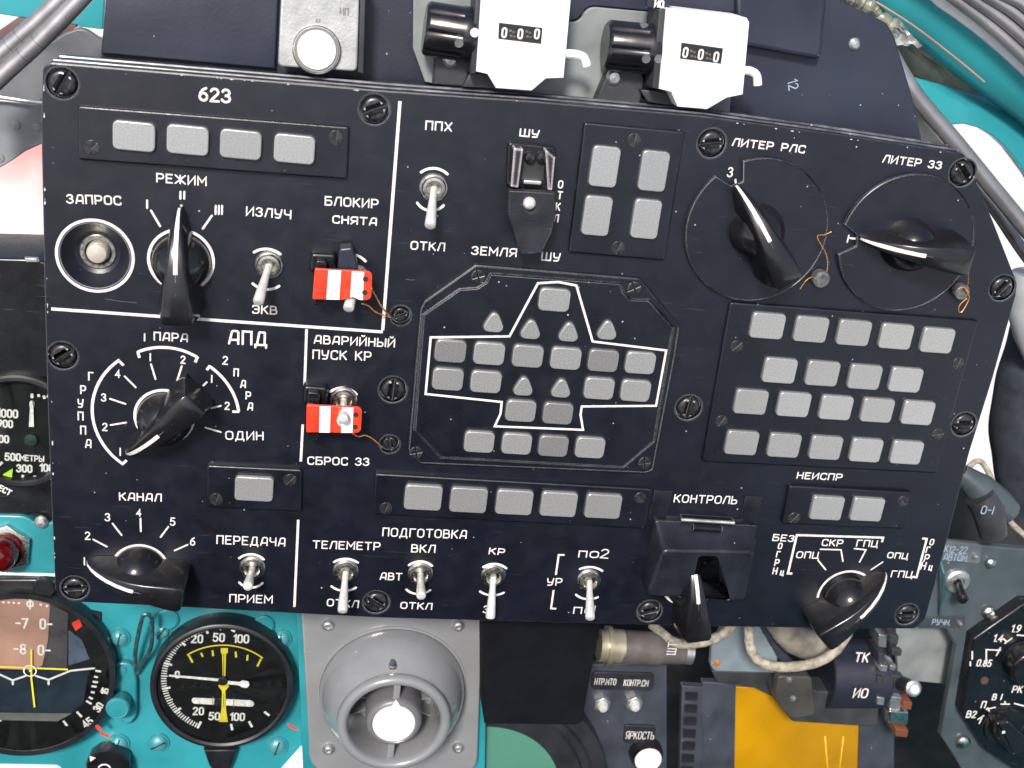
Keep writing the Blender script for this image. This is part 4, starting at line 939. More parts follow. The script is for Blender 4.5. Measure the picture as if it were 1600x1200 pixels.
slab('tube_gap_backing', [(1440,-40,-50),(1484,0,-50),(1542,44,-50),(1604,98,-50),(1704,190,-50)], [(1560,-60,-44),(1590,-10,-44),(1640,20,-44),(1700,60,-44),(1800,120,-44)], 0, 3, M_RUB, AR)  # dark sheet added behind the tubes to darken the gaps between them
# foil lining as a crumpled sheet
def crumple(name, pts4, h, m, nx=26, ny=14, amp=3.0, parent=None, seed=3, **k):
    rnd = random.Random(seed); a, b, c, d = [V(P.p3(x, y, hh)) for x, y, hh in pts4]
    vs, fs = [], []
    for j in range(ny + 1):
        for i in range(nx + 1):
            q = a.lerp(b, i / nx).lerp(d.lerp(c, i / nx), j / ny); vs.append(q + V((rnd.uniform(-1, 1), rnd.uniform(-1, 1), rnd.uniform(-1, 1))) * amp * .4)
    for j in range(ny):
        for i in range(nx):
            q = j * (nx + 1) + i
            if rnd.random() < .5: fs += [(q, q + nx + 1, q + nx + 2), (q, q + nx + 2, q + 1)]
            else: fs += [(q, q + nx + 1, q + 1), (q + 1, q + nx + 1, q + nx + 2)]
    return part(name, MB().add(vs, fs), m, P, parent, angle=48, **k)
FO = crumple('foil_lining', [(1290,-60,-84),(1420,20,-80),(1640,215,-84),(1370,150,-92)], 0, M_FOIL, 13, 7, 3.6)
props(FO, 'crinkled grey foil lining between the hood and the teal arch', 'foil lining')
FR_ = thing('foil_roll', P, (*P.p(1350, 15, -55), -60), 'rolled silver foil strip at the top edge of the hood', 'foil strip')
props(crumple('silver_foil', [(1378,18,-58),(1412,38,-58),(1440,72,-62),(1392,72,-62)], 0, mat('bright_foil', (.62, .63, .60), .30, metal=.7, var=.2, vscale=200, bump=.6, bscale=200), 9, 7, 2.6, None, 8), 'bright crumpled silver foil patch beside the hood corner', 'foil patch')
rnd2 = random.Random(11)
for rp, r0 in ((pathp([(1306,-14,-54),(1335,0,-54),(1362,12,-54),(1380,30,-54),(1392,42,-54)], 10), 2.9),):
    v_ = 0; rr = []
    for i in range(len(rp)): v_ = .6 * v_ + rnd2.uniform(-.25, .25) * r0; rr.append(r0 + v_)
    part('roll', MB().tube([q + V((rnd2.uniform(-.3,.3), rnd2.uniform(-.3,.3), 0)) for q in rp], rr, 12), M_FOIL, P, FR_, angle=18)
SK = thing('teal_side_skin', P, (*P.p(1520, 180, -85), -85), 'teal painted side skin curving down below the foil at the right edge', 'side skin')
slab('skin', [(1405,112,-76),(1422,119,-74),(1463,130,-74),(1519,145,-74),(1577,166,-74),(1640,205,-74),(1760,330,-74),(1900,540,-74)], [(1432,165,-66),(1478,197,-66),(1506,193,-66),(1534,201,-66),(1565,222,-66),(1600,268,-66),(1680,400,-66),(1760,620,-66)], 0, 5, M_TEAL, SK)
DT = thing('diagonal_tube', P, (*P.p(1430, 150, -48), -48), 'slanting grey tube behind the top right corner of the panel', 'tube')
part('tube', MB().tube(pathp([(1385,75,-60),(1428,146,-58),(1492,222,-56),(1560,305,-54),(1680,450,-52),(1800,600,-50)]), 3.9, 18), M_TUBE, P, DT)
DT = thing('lower_tube', P, (*P.p(1530, 290, -40), -60), 'thinner grey tube running down behind the right edge of the panel', 'tube')
part('tube', MB().tube(pathp([(1500,262,-72),(1530,296,-72),(1560,335,-70),(1604,400,-68),(1680,500,-66)]), 3.0, 16), M_TUBE, P, DT)
props(polyt(P, [(1418,110),(1432,140),(1500,226),(1503,245),(1430,240)], -70, 2, .3, 0, mat('pale_plate', (.42, .43, .38), .5, var=.1), 'pale_gusset'), 'pale metal gusset between hood edge and slanting tube', 'gusset')
# right of the panel
SL = thing('fabric_sleeve', P, (*P.p(1590, 620, -60), -90), 'dark blue-grey fabric sleeve hanging to the right of the panel', 'fabric sleeve')
rp = pathp([(1690,440,-100),(1640,520,-96),(1612,620,-92),(1612,720,-90),(1625,800,-88)], 10)
part('sleeve', MB().tube(rp, [20 + .9 * math.sin(i * .31) + .35 * math.sin(i * .83) for i in range(len(rp))], 22), M_FAB, P, SL)
CN = thing('pale_duct', P, (*P.p(1605, 480, -60), -80), 'pale grey duct end showing beside the right corner of the panel', 'duct')
part('duct', MB().tube([P.p3(1610, 425, -75), P.p3(1606, 470, -75), P.p3(1612, 520, -75), P.p3(1620,560,-75)], [9, 11, 9, 6], 24), mat('pale_grey_rubber', (.36, .38, .39), .5, var=.08), P, CN)
CX = thing('grey_connector', P, (*P.p(1540, 780, -60), -70), 'dusty grey cable connector marked О-1 behind the right edge of the panel', 'connector')
part('connector_shell', MB().tube([P.p3(1500, 738, -62), P.p3(1522, 756, -60), P.p3(1530, 763, -60), P.p3(1556, 785, -58), P.p3(1575, 800, -58)], [5, 7.2, 8.4, 8.6, 7], 26), M_GR2, P, CX)
part('connector_neck', MB().tube([P.p3(1530, 775, -54), P.p3(1545, 800, -52), P.p3(1552, 835, -52)], [7.6, 8.2, 7], 24), M_SIDE, P, CX)
chars(P, [('О-I', 1543, 797, 13)], 13, CX, h=-43, wt=.6, m=M_BLUEMARK)
CB_ = thing('sleeved_cable', P, (*P.p(1560, 800, -60), -70), 'thin grey cable curving behind the green-grey side panel', 'cable')
part('cable', MB().tube(pathp([(1480,780,-75),(1530,720,-80),(1570,800,-66),(1588,825,-62),(1620,850,-62)]), 1.6, 10), M_ROPE, P, CB_)
# ------------------------------------------------------------------ upper left
TL = thing('teal_wall_patch', P, (*P.p(70, 20, -110), -110), 'teal painted wall patch in the upper left corner behind the tubes', 'wall panel')
polyt(P, [(-300,-160),(172,-160),(160,46),(110,40),(0,22),(-300,0)], -105, 4, .5, 0, M_TEALD, 'sheet', TL)
PO = thing('view_stand_in', P, (*P.p(40, 200, -260), -300), 'added white and faded red board standing in for the bright view through the left windscreen', 'board')  # board put in for the pinkish, blown-out view through the windscreen
polyt(P, [(-200,-20),(110,-20),(110,520),(-200,520)], -420, 8, 0, 0, mat('white_faded_red_board', (.88, .86, .86), .6, vscale=9, c2=(.45, .15, .13)), 'sheet', PO)
MR = thing('maroon_strip', P, (*P.p(40, 60, -100), -104), 'maroon brown strip beneath the teal patch at upper left', 'strip')
polyt(P, [(28,27),(118,39),(126,60),(20,80),(-40,90),(-20,60)], -100, 4, .4, 0, mat('maroon_paint', (.10, .045, .045), .5), 'sheet', MR)
GB = thing('grey_bracket', P, (*P.p(30, 180, -70), -74), 'grey riveted bracket beside the upper left corner of the panel', 'bracket')
part('upper_web', poly(P, [(70,72),(100,52),(128,42,6),(170,70),(170,110),(60,160),(-260,140),(-260,120),(20,120)], -78, 4, .8), mat('bracket_grey', (.11, .115, .125), .4, var=.15, dust=.4), P, GB)
part('flange', poly(P, [(-260,140),(80,166),(80,218),(40,236,6),(20,250,6),(0,262,6),(-60,280),(-260,300)], -72, 3, .5), mat('flange_grey', (.17, .18, .20), .5, var=.1, dust=.4), P, GB)
for x, y in ((25,195),(58,198),(0,247)):
    z = P.p(x, y, -72); part('rivet', MB().lathe([(2.0, 0), (1.7, .4), (.001, .6)], z.x, z.y, 16, -72), M_PLATE, P, GB)
part('bracket_rail', MB().tube([P.p3(-40, 150, -68), P.p3(0, 152, -68), P.p3(40, 158, -68), P.p3(90, 163, -68)], .9, 10), M_ALU, P, GB)
pale = thing('pale_fitting', P, (*P.p(135, 52, -88), -92), 'pale metal fitting under the left end of the hood', 'fitting')
part('fitting', MB().tube(pathp([(118,44,-88),(132,58,-88),(150,66,-88),(175,66,-88)]), 2.6, 10), mat('pale_alu', (.45, .45, .42), .4, metal=.4, bump=.5), P, pale)
for i, (pa, r, lb) in enumerate((([(-60,140,-40),(0,86,-40),(64,30,-40),(118,-22,-40),(150,-60,-40)], 3.7, 'grey steel tube, upper one of the pair crossing the upper left corner'), ([(-60,178,-38),(0,121,-38),(60,66,-38),(122,3,-38),(165,-45,-38)], 3.5, 'grey steel tube, lower one of the pair crossing the upper left corner'))):
    t_ = thing('handle_tube', P, P.p3(*pa[0]), lb, 'tube', 'pair of tubes in the upper left corner')
    part('tube', MB().tube(pathp(pa), r, 20), M_TUBE, P, t_)
    for f in (.43, .52) if i else (.33, .40):
        q = pathp(pa); k = int(f * (len(q) - 1))
        part('tube_joint', MB().tube([q[k], q[k].lerp(q[k+1], .06)], r + .08, 20), M_SIDE, P, t_)
    part('bright_stripe', MB().tube([q + V((1.0, 1.6, r * .88)) for q in pathp(pa)[10:16]], .35, 6), M_ALU, P, t_)  # short bright strip laid along the tube
# black box at left, in front of the gauge
BB = thing('black_case', P, (*P.p(20, 500, -60), -100), 'plain black instrument case left of the ЗАПРОС button', 'case')
polyt(P, [(-160,400),(55,405,2),(76,412,1),(80,592),(-160,580)], -60, 40, 1, 0, M_BLK, 'case_body', BB)
part('clip', poly(P, [(38,403),(58,404),(60,410),(40,410)], -58, 2, .3), M_ALU, P, BB)

# ------------------------------------------------------------------ instrument board
B = frame(300, 1080, 62, lean=6)
BD = thing('teal_instrument_board', B, (*B.p(300, 1080), -5), 'turquoise instrument board under the left part of the control panel', 'instrument board')
polyt(B, [(-200,800),(40,806,10),(62,822,8),(90,812),(150,810),(476,860),(476,1340),(-200,1340)], 0, 5, .8, 0, M_TEAL, 'board', BD)
polyt(B, [(-30,893),(125,898),(125,902),(-30,897)], .4, .5, 0, 0, M_BOX, 'white_line', BD)
polyt(B, [(-200,600),(130,600),(130,815),(76,815,10),(58,800,8),(40,806,8),(-200,790)], -2, 5, .8, 0, M_BLK, 'black_corner', BD)
polyt(B, [(-200,905),(120,905),(120,950),(158,958),(158,1040),(-200,1040)], 1.5, 3, .8, 0, M_GAUGE, 'black_field', BD)
polyt(B, [(440,1200),(476,1160),(476,1240),(430,1240)], .5, .6, 0, 0, M_BOX, 'white_patch', BD)
polyt(B, [(-60,1193,0),(98,1196,4),(96,1260),(-60,1260)], .5, .6, 0, 0, M_BOX, 'white_patch', BD)
for x, y, r, a in ((187,996,14,80),(253,985,13,60),(440,997,13,100),(186,1161,14,85),(248,1160,14,30),(433,1165,14,75)):
    x_, y_, r_ = B.c(x, y, r); 
    part('board_washer', MB().ringwall(circ(x_, y_, r_ * 1.25, 24), circ(x_, y_, r_ * .9, 24), 0, .9, .3), M_TEAL, B, BD)
    part('screw', MB().lathe([(r_, 0), (r_ * .97, 1.4), (r_ * .75, 2.6), (r_ * .4, 3.2), (.001, 3.3)], x_, y_, 22, .2), mat('teal_screw', (.10, .38, .42), .28, metal=.4, wear=((.6, .65, .65), 1.5, .6)), B, BD)
    part('screw_slot', MB().box(-r_ * .85, -.35, 3.0, r_ * .85, .35, 3.62), M_DARK, B, BD, at=(x_, y_, 0), rot=rad(a))
for x, y, r in ((262,966,18),(412,975,17)):
    x_, y_, r_ = B.c(x, y, r); part('board_plug', MB().lathe([(r_, 0), (r_, 1.6), (r_ * .85, 2.2), (.001, 2.4)], x_, y_, 28, 0), M_TEAL, B, BD)
z = B.p(65, 815); part('screw', MB().lathe([(3.3, 0), (3.1, 1.2), (2, 2.2), (.001, 2.4)], z.x, z.y, 20, 0), M_ALU, B, BD)
for pts in ([(158,1143),(172,1149),(170,1153),(156,1147)], [(448,1129),(465,1138),(466,1142),(452,1136)]):
    part('red_mark', MB().sheet(B.pp(pts, 0), .08), M_REDM, B, BD)
# release lever and cap
LV = thing('teal_lever', B, (*B.p(192, 1090), 0), 'turquoise pull lever with a round cap between the two round gauges', 'lever')
part('lever_plate', poly(B, [(178,1035,8),(207,1035,8),(214,1065,10),(214,1120,10),(202,1133,6),(190,1130,6),(172,1095,8),(172,1055,8)], 4, 4, 1.2), M_TEAL, B, LV)
x_, y_, r_ = B.c(184, 1107, 19, 12); part('lever_cap', MB().lathe([(r_*.9, 0), (r_, 1), (r_, 8), (r_ * .85, 9), (r_*.8, 8.6), (.001, 8.9)], x_, y_, 30, 4), M_TEAL, B, LV)
x_, y_, r_ = B.c(190, 1049, 8, 5); part('lever_rivet', MB().lathe([(r_, 0), (r_*.9, .8), (.001, 1.2)], x_, y_, 20, 4), M_TEAL, B, LV)
LP = thing('wire_loop', B, (*B.p(222, 1000), 0), 'shiny bent metal loop hanging beside the turquoise lever', 'wire loop')
def bp(pts, n=8):
    pts = [B.p3(*q) for q in pts]; sm = []
    for i in range(len(pts) - 1):
        for k in range(n):
            u = k / n; a = pts[max(i-1,0)]; b = pts[i]; c = pts[i+1]; d = pts[min(i+2, len(pts)-1)]
            sm.append(.5 * ((2*b) + (c-a)*u + (2*a-5*b+4*c-d)*u*u + (3*b-a-3*c+d)*u**3))
    return sm + [pts[-1]]
part('loop', MB().tube(bp([(212,1052,3),(212,1015,8),(221,970,12),(228,960,13),(237,968,12),(236,1010,8),(222,1035,5),(213,1052,3)]), 1.1, 10), mat('teal_splashed_steel', (.25, .45, .48), .2, metal=.9, var=.3, vscale=200), B, LP)
BK = thing('small_black_knob', B, (*B.p(170, 1185), 0), 'small black knob with a white pointer under the red marks', 'knob')
x_, y_, r_ = B.c(170, 1195, 35, 6); part('knob_body', MB().lathe([(r_, 0), (r_, 7), (r_ * .92, 8), (.001, 8.4)], x_, y_, 36, 1.2, flute=lambda t: 1 - .03 * (math.sin(t * 2 * math.pi * 12) > .6)), M_BAKE, B, BK)
part('pointer', MB().sheet(B.pp([(140,1181),(150,1184),(141,1190)], 9.7), 9.75), M_WHITE, B, BK)
z = B.p(163, 1203, 9.7); part('white_arc', MB().ribbon(circ(z.x, z.y, 3.2, 16, rad(30), rad(150), False), .8, 9.8), M_WHITE, B, BK)

# red warning lamp with hexagonal nut
RL = thing('red_lamp', B, (*B.p(15, 855), 0), 'dark red signal lamp in a hexagonal metal nut at the left edge', 'signal lamp')
x_, y_, r_ = B.c(8, 858, 42, 3)
part('hex_nut', MB().prism([(x_ + r_ * math.cos(k * math.pi/3 + .45), y_ + r_ * math.sin(k * math.pi/3 + .45)) for k in range(6)], 0, 3.5, .5), M_STEEL, B, RL)
part('lamp_collar', MB().lathe([(r_ * .74, 0), (r_*.72, 2.5), (r_ * .6, 2.6)], x_, y_, 30, 3.3), M_REDLENS, B, RL)
part('lens', MB().lathe([(r_ * .62, 0), (r_ * .6, 6), (r_ * .52, 9), (r_ * .35, 11), (.001, 11.8)], x_, y_, 30, 5.5), M_REDLENS, B, RL)

# gauge helper
def gauge(fr, cx, cy, rx, label, name='round_gauge', cat='gauge', deep=5, flange=1.0, seat=8, inner=.86, glass=True):
    x_, y_, r_ = fr.c(cx, cy, rx, seat)
    t_ = thing(name, fr, (x_, y_, 0), label, cat)
    part('bezel', MB().lathe([(r_, -1), (r_, seat - 2), (r_ * .985, seat - .6), (r_ * .95, seat), (r_ * (inner + .04), seat), (r_ * (inner + .01), seat - .8), (r_ * inner, seat - 3), (r_ * inner, seat - deep - .5)], x_, y_, 64, caps=False), M_GAUGE, fr, t_)
    part('dial', MB().lathe([(r_ * (inner + .005), seat - deep), (.001, seat - deep)], x_, y_, 64), M_DIAL, fr, t_)
    part('glass', MB().lathe([(r_ * (inner + .002), seat - .9), (.001, seat - .7)], x_, y_, 64), M_GLASS, fr, t_)
    return t_, x_, y_, r_, seat - deep
# vertical speed / turn gauge
vs, x_, y_, r_, HD = gauge(B, 347, 1075, 112, 'round black gauge with yellow and white pointers between lever and grey vent', 'turn_and_climb_gauge', seat=13, inner=.90, deep=3)
lines(B, [[(293,1023),(349,1008),(410,1028)]], .7, vs, h=HD, m=M_YEL, arc=True, name='yellow_arc')
lines(B, [[(294,1022),(301,1035)],[(314,1020),(317,1026)],[(332,1016),(333,1025)],[(368,1018),(369,1027)],[(387,1023),(386,1032)],[(408,1029),(402,1041)]], .95, vs, h=HD, m=M_YEL, cap=False, name='yellow_tick')
part('turn_pointer', MB().prism(B.pp([(345,1013),(356,1013),(356,1020),(353,1022),(352,1062),(358,1072),(352,1080),(353,1108),(356,1128),(342,1128),(346,1108),(347,1080),(341,1072),(348,1062),(347,1022),(345,1020)], HD+1), HD + .6, HD + 1), M_YEL, B, vs)
part('turn_pointer_slot', MB().sheet(B.pp([(349.2,1022),(350.2,1022),(350,1056),(349,1056)], HD+1), HD + 1.1).sheet(B.pp([(349.2,1084),(350.2,1084),(350.2,1105),(349.2,1105)], HD+1), HD + 1.1), M_DIAL, B, vs)
part('climb_pointer', MB().prism(B.pp([(264,1054.5),(346,1061),(346,1065),(264,1057)], HD+1.8), HD + 1.4, HD + 1.8), M_WHITE, B, vs)
part('climb_pointer_tail', MB().prism(rounded([(*a, .9) for a in B.pp([(355,1064),(375,1066),(378,1063),(388,1065),(390,1070),(386,1075),(378,1074),(374,1071),(355,1069)], HD+1.8)]), HD + 1.4, HD + 1.8), M_WHITE, B, vs)
z = B.p(348, 1064, HD+2); part('hub', MB().lathe([(2.4, 0), (2.4, 2.4), (1.9, 2.9), (.001, 3)], z.x, z.y, 24, HD), M_GAUGE, B, vs)
bt = MB().prism(rounded([(*a, 1.4) for a in B.pp([(301,1090),(392,1094),(398,1098),(395,1104),(303,1099),(299,1095)], HD)]), HD, HD + .4, .2)
tb = part('slip_tube', bt, M_WHITE, B, vs)
part('slip_ball', MB().sheet(B.pp([(335,1091.5),(350,1092.5),(350,1102.5),(334,1101)], HD+.45), HD + .5), M_DIAL, B, tb)
lines(B, [[(333,1089),(332,1101)],[(365,1091),(365,1104)]], .4, tb, h=HD + .45, name='tube_line', m=M_COPPER)
chars(B, [('20',308,998,14),('50',342,996,14),('100',377,998,14),('20',310,1111,13),('50',335,1119,13),('100',371,1120,13),('0',277,1054,12)], 13, vs, h=HD, wt=.8, name='dial_numeral')
rd = B.c(350, 1061, 97, HD)[2]; x_, y_ = B.p(350, 1061, HD); tk = MB(); tk2 = MB()
for k in range(0, 61):
    a = rad(82 + k * 2.75)
    big_ = k % 10 == 0
    L_ = 4.2 if big_ else (3.3 if k % 5 == 0 else 2.7)
    (tk if not big_ else tk2).ribbon([(x_ + rd * math.cos(a), y_ + rd * math.sin(a)), (x_ + (rd - L_) * math.cos(a), y_ + (rd - L_) * math.sin(a))], 1.15 if big_ else .62, HD + .08, False)
part('scale_ticks', tk, M_WHITE, B, vs, kind='stuff')
part('scale_ticks', tk2, M_WHITE, B, vs, kind='stuff')
lines(B, [[(361,1131),(363,1141)],[(389,1127),(394,1136)],[(413,1112),(421,1118)],[(365,981),(362,986)]], 1.2, vs, h=HD, cap=False, name='scale_mark')
lines(B, [[(434,1113),(443,1120)]], 2.2, vs, h=HD, m=M_REDM, name='red_index', cap=False)
part('setting_screw_lug', poly(B, [(318,1172),(370,1172),(362,1195,8),(352,1215,8),(338,1215,8),(326,1195,8)], 6, 5, 1), M_GAUGE, B, vs)

# attitude indicator
ai, x_, y_, r_, HD = gauge(B, 33, 1057, 146, 'large round attitude indicator at the lower left corner', 'attitude_indicator', seat=11, inner=.97, deep=2.2)
for n_, rr_, z1, z2 in (('inner_ring', .90, 0, 2.6),):
    part(n_, MB().ringwall(circ(x_, y_, r_ * .97, 64), circ(x_, y_, r_ * .962, 64), HD, HD + .8), M_BLK, B, ai)
def clip_disc(side_pts):
    return side_pts
part('horizon_drum', MB().prism(B.pp([(-60,940),(45,934),(78,942),(75,1000),(66,1040),(52,1047),(-60,1043)], HD + .5), HD + .1, HD + .5), M_PINK, B, ai)
part('drum_side', MB().prism(B.pp([(78,943),(106,958),(105,1046),(53,1047.2),(67,1040),(76,1000)], HD + .4), HD + .1, HD + .4), mat('grey_drum_side', (.06, .055, .06), .3), B, ai)
part('sky_strip', MB().prism(B.pp([(107,984),(128,1000),(140,1030),(107,1040)], HD + .4), HD + .1, HD + .4), mat('steel_blue_strip', (.07, .09, .13), .3), B, ai)
part('lower_drum', MB().prism(B.pp([(-60,1050),(107,1047),(140,1041),(130,1100),(112,1114),(-60,1112)], HD + .4), HD + .1, HD + .4), M_NAVY, B, ai)
part('floor_strip', MB().prism(B.pp([(-60,1113),(112,1115),(90,1127),(-60,1124)], HD + .4), HD + .1, HD + .4), mat('grey_floor', (.12, .12, .11), .5), B, ai)
lines(B, [[(-40,1040),(106,1046)]], .9, ai, h=HD + 1.4, m=M_YEL, cap=False, name='yellow_bar')
lines(B, [[(49,1015),(49,1060),(54,1105)]], .8, ai, h=HD + 1.8, m=M_YEL, cap=False, name='yellow_bar')
lines(B, [[(-30,1040),(0,1054),(20,1063),(40,1056)],[(56,1056),(76,1062),(110,1048),(147,1044)],[(76,1062),(76,1069)],[(20,1063),(20,1069)]], 1.0, ai, h=HD + 1.2, name='aircraft_symbol')
z = B.p(47, 1048, HD + 2); part('centre_ring', MB().ribbon(circ(z.x, z.y, 2.9, 28), .55, HD + 2.2, False, True).sheet(circ(z.x, z.y, .5, 12), HD + 2.2), M_WHITE, B, ai)
chars(B, [('-7',34,974,17),('0-',72,975,17),('-8',31,1014,17),('0-',69,1016,17)], 17, ai, h=HD + .55, wt=.9, name='dial_numeral', ws=.9)
chars(B, [('15',164,1080,11,72),('30',154,1105,12,55),('45',137,1129,13,40)], 13, ai, h=HD, wt=.9, name='dial_numeral')
chars(B, [('Ф',47,944,14)], 15, ai, h=HD + .5, wt=.8, name='index_mark')
dm = MB()
for x, y in ((6,940),(14,940.5),(22,941),(30,941.5),(64,944),(74,946)):
    z = B.p(x, y, HD); dm.sheet(circ(z.x, z.y, .65, 10), HD + .62)
part('index_dots', dm, M_WHITE, B, ai, kind='stuff')
lines(B, [[(149,1048),(158,1049)],[(147,1057),(153,1058)],[(145,1065),(153,1066)],[(143,1072),(151,1073)],[(142,1081),(148,1082)],[(139,1089),(145,1092)],[(135,1095),(143,1100)],[(120,1112),(128,1120)],[(99,1126),(105,1134)],[(2,1121),(0,1127)]], 1.1, ai, h=HD, cap=False, name='scale_mark')
part('red_index', MB().prism(B.pp([(112,974),(124,968),(129,978),(118,986)], HD + 1), HD, HD + 1), M_REDM, B, ai)
lines(B, [[(152,1135),(156,1139)]], 2, ai, h=HD + 3, m=M_REDM, name='red_index')
part('fixing_lug', poly(B, [(-60,905),(60,905,6),(88,915,8),(98,940,6),(60,960),(-60,950)], 4, 4, 1), M_GAUGE, B, ai)
part('fixing_lug', MB().lathe([(5.4, 0), (5.2, 3), (4.6, 3.6), (.001, 3.7)], *B.p(70, 918, 6), 26, 4), M_GAUGE, B, ai)

# radio altimeter
B2 = frame(40, 680, 62, lean=6)
al, x_, y_, r_, HD = gauge(B2, 28, 676, 98, 'black radio altimeter marked МЕТРЫ at the left edge', 'radio_altimeter', seat=9, inner=.86)
chars(B2, [('1000',12,646,14),('900',8,662,13),('00',6,686,13),('500',20,714,13),('300',38,732,13),('100',73,731,13),('2',82,640,12)], 13, al, h=HD, wt=.8, name='dial_numeral')
chars(B2, [('МЕТРЫ',50,716,10)], 10, al, h=HD, wt=.55, name='dial_lettering')
chars(B2, [('ЕСТ',8,766,10,-28)], 10, al, h=9, wt=.6, name='bezel_lettering')
part('pointer', MB().prism(B2.pp([(49.5,625),(52,634),(53,667),(45,667),(47,634)], HD + 1.5), HD + 1, HD + 1.5), M_WHITE, B2, al)
chars(B2, [('0',50,632,12)], 12, al, h=HD, wt=.8, name='dial_numeral')
part('bug_marker', MB().prism(B2.pp([(2,743),(20,732),(18,752)], HD + 1.5), HD + 1, HD + 1.5), M_LIME, B2, al)
lines(B2, [[(36,742),(33,755)],[(54,743),(56,757)],[(74,738),(78,748)],[(50,615),(50,622)],[(4,722),(-3,728)],[(74,621),(77,616)],[(60,616),(61,620)],[(68,618),(70,623)]], 1.2, al, h=HD, cap=False, name='scale_mark')
z = B2.p(48, 688, HD + 1.5); part('hub', MB().lathe([(3.0, 0), (2.8, 1.6), (.001, 2)], z.x, z.y, 24, HD), mat('greenish_hub', (.02, .04, .035), .3), B2, al)

# ------------------------------------------------------------------ grey air vent
VF = frame(613, 1075, 50, lean=0)
VT = thing('air_vent', VF, (0, 0, -4), 'grey ball shaped air vent with a white centre button', 'air vent')
part('mounting_flange', poly(VF, [(470,948),(754,952),(746,1195,14),(728,1215,14),(505,1215,18),(484,1190,16)], 0, 4, 1.0), M_GREY, VF, VT)
x_, y_, R_ = VF.c(613, 1077, 112)
part('seat_ring', MB().lathe([(R_ * 1.035, -.1), (R_ * 1.03, .5), (R_ * 1.0, .7), (R_ * .985, -.5)], x_, y_, 72, caps=False), M_GREY, VF, VT)
k = R_ / 31.0
ball = MB().lathe([(30.6*k, -1.00), (30.8*k, 2.50), (30.6*k, 5.58), (30.0*k, 9.30), (28.9*k, 13.02), (27.4*k, 16.74), (25.6*k, 20.09), (23.6*k, 22.88), (22.9*k, 23.99), (23.2*k, 24.74), (23.6*k, 25.85), (23.4*k, 27.53), (22.6*k, 28.83), (21.4*k, 29.48), (20.3*k, 29.30), (19.4*k, 28.18), (18.9*k, 26.04), (18.4*k, 14.88), (18.0*k, 0.00), (17.8*k, -3.00)], x_, y_, 80, caps=False)
part('ball_nozzle', ball, M_GREY, VF, VT, angle=40)
part('hub', MB().lathe([(11.6*k, -2), (11.6*k, 25), (11.2*k, 26.6), (10.5*k, 27.6), (9.6*k, 28), (9.1*k, 27.6), (8.9*k, 27.2)], x_, y_, 48), mat('hub_grey', (.13, .13, .14), .32, var=.05, dust=.3), VF, VT)
part('centre_button', MB().lathe([(8.8*k, 26.9), (8.75*k, 27.9), (8.3*k, 28.4), (5.5*k, 28.7), (.001, 28.8)], x_, y_, 48), M_BOX, VF, VT)
for a in (90, 210, 330, 270):
    ca, sa = math.cos(rad(a)), math.sin(rad(a)); 
    if a in (210, 330): continue
    q = [(x_ + ca * 11 * k - sa * 1.7, y_ + sa * 11 * k + ca * 1.7), (x_ + ca * 18.6 * k - sa * 1.7, y_ + sa * 18.6 * k + ca * 1.7), (x_ + ca * 18.6 * k + sa * 1.7, y_ + sa * 18.6 * k - ca * 1.7), (x_ + ca * 11 * k + sa * 1.7, y_ + sa * 11 * k - ca * 1.7)]
    part('spoke', MB().prism(q, 2, 26, .6), M_GREY, VF, VT)
for a in (5, 175, 205, -25):
    ca, sa = math.cos(rad(a)), math.sin(rad(a))
    q = [(x_ + ca * 11 * k - sa * .4, y_ + sa * 11 * k + ca * .4), (x_ + ca * 18.2 * k - sa * .4, y_ + sa * 18.2 * k + ca * .4), (x_ + ca * 18.2 * k + sa * .4, y_ + sa * 18.2 * k - ca * .4), (x_ + ca * 11 * k + sa * .4, y_ + sa * 11 * k - ca * .4)]
    part('shutter_blade', MB().prism(q, 0, 9), M_PLATE, VF, VT)
part('back_disc', MB().lathe([(20*k, -2), (.001, -2)], x_, y_, 40), M_PLATE, VF, VT)
part('arrow', MB().prism([(x_ - 1.7*k, y_ + 9.2*k), (x_ + 1.7*k, y_ + 9.2*k), (x_, y_ + 12.0*k)], 27.0, 28.2), M_BOX, VF, VT)
z = VF.p(614, 1044, 23); part('locating_pin', MB().lathe([(2.2, 12), (2.2, 22), (1.8, 22.7), (.001, 22.9)], z.x, z.y, 20), M_STEEL, VF, VT)
for x, y in ((512,979),(716,980),(513,1173),(716,1171)):
    z = VF.p(x, y, 2); part('screw', MB().lathe([(3.3, 0), (3.2, 1.0), (2.4, 2.2), (1.4, 2.6), (1.2, 1.8), (.001, 1.7)], z.x, z.y, 22, 0), M_ALU, VF, VT)
TS = thing('teal_vent_mount', VF, (*VF.p(613, 1080, -6), -10), 'turquoise mounting frame showing round the grey vent plate', 'mounting frame')
part('frame_plate', poly(VF, [(462,930),(762,940),(756,1330),(478,1330)], -4.5, 5, .8), M_TEAL, VF, TS)

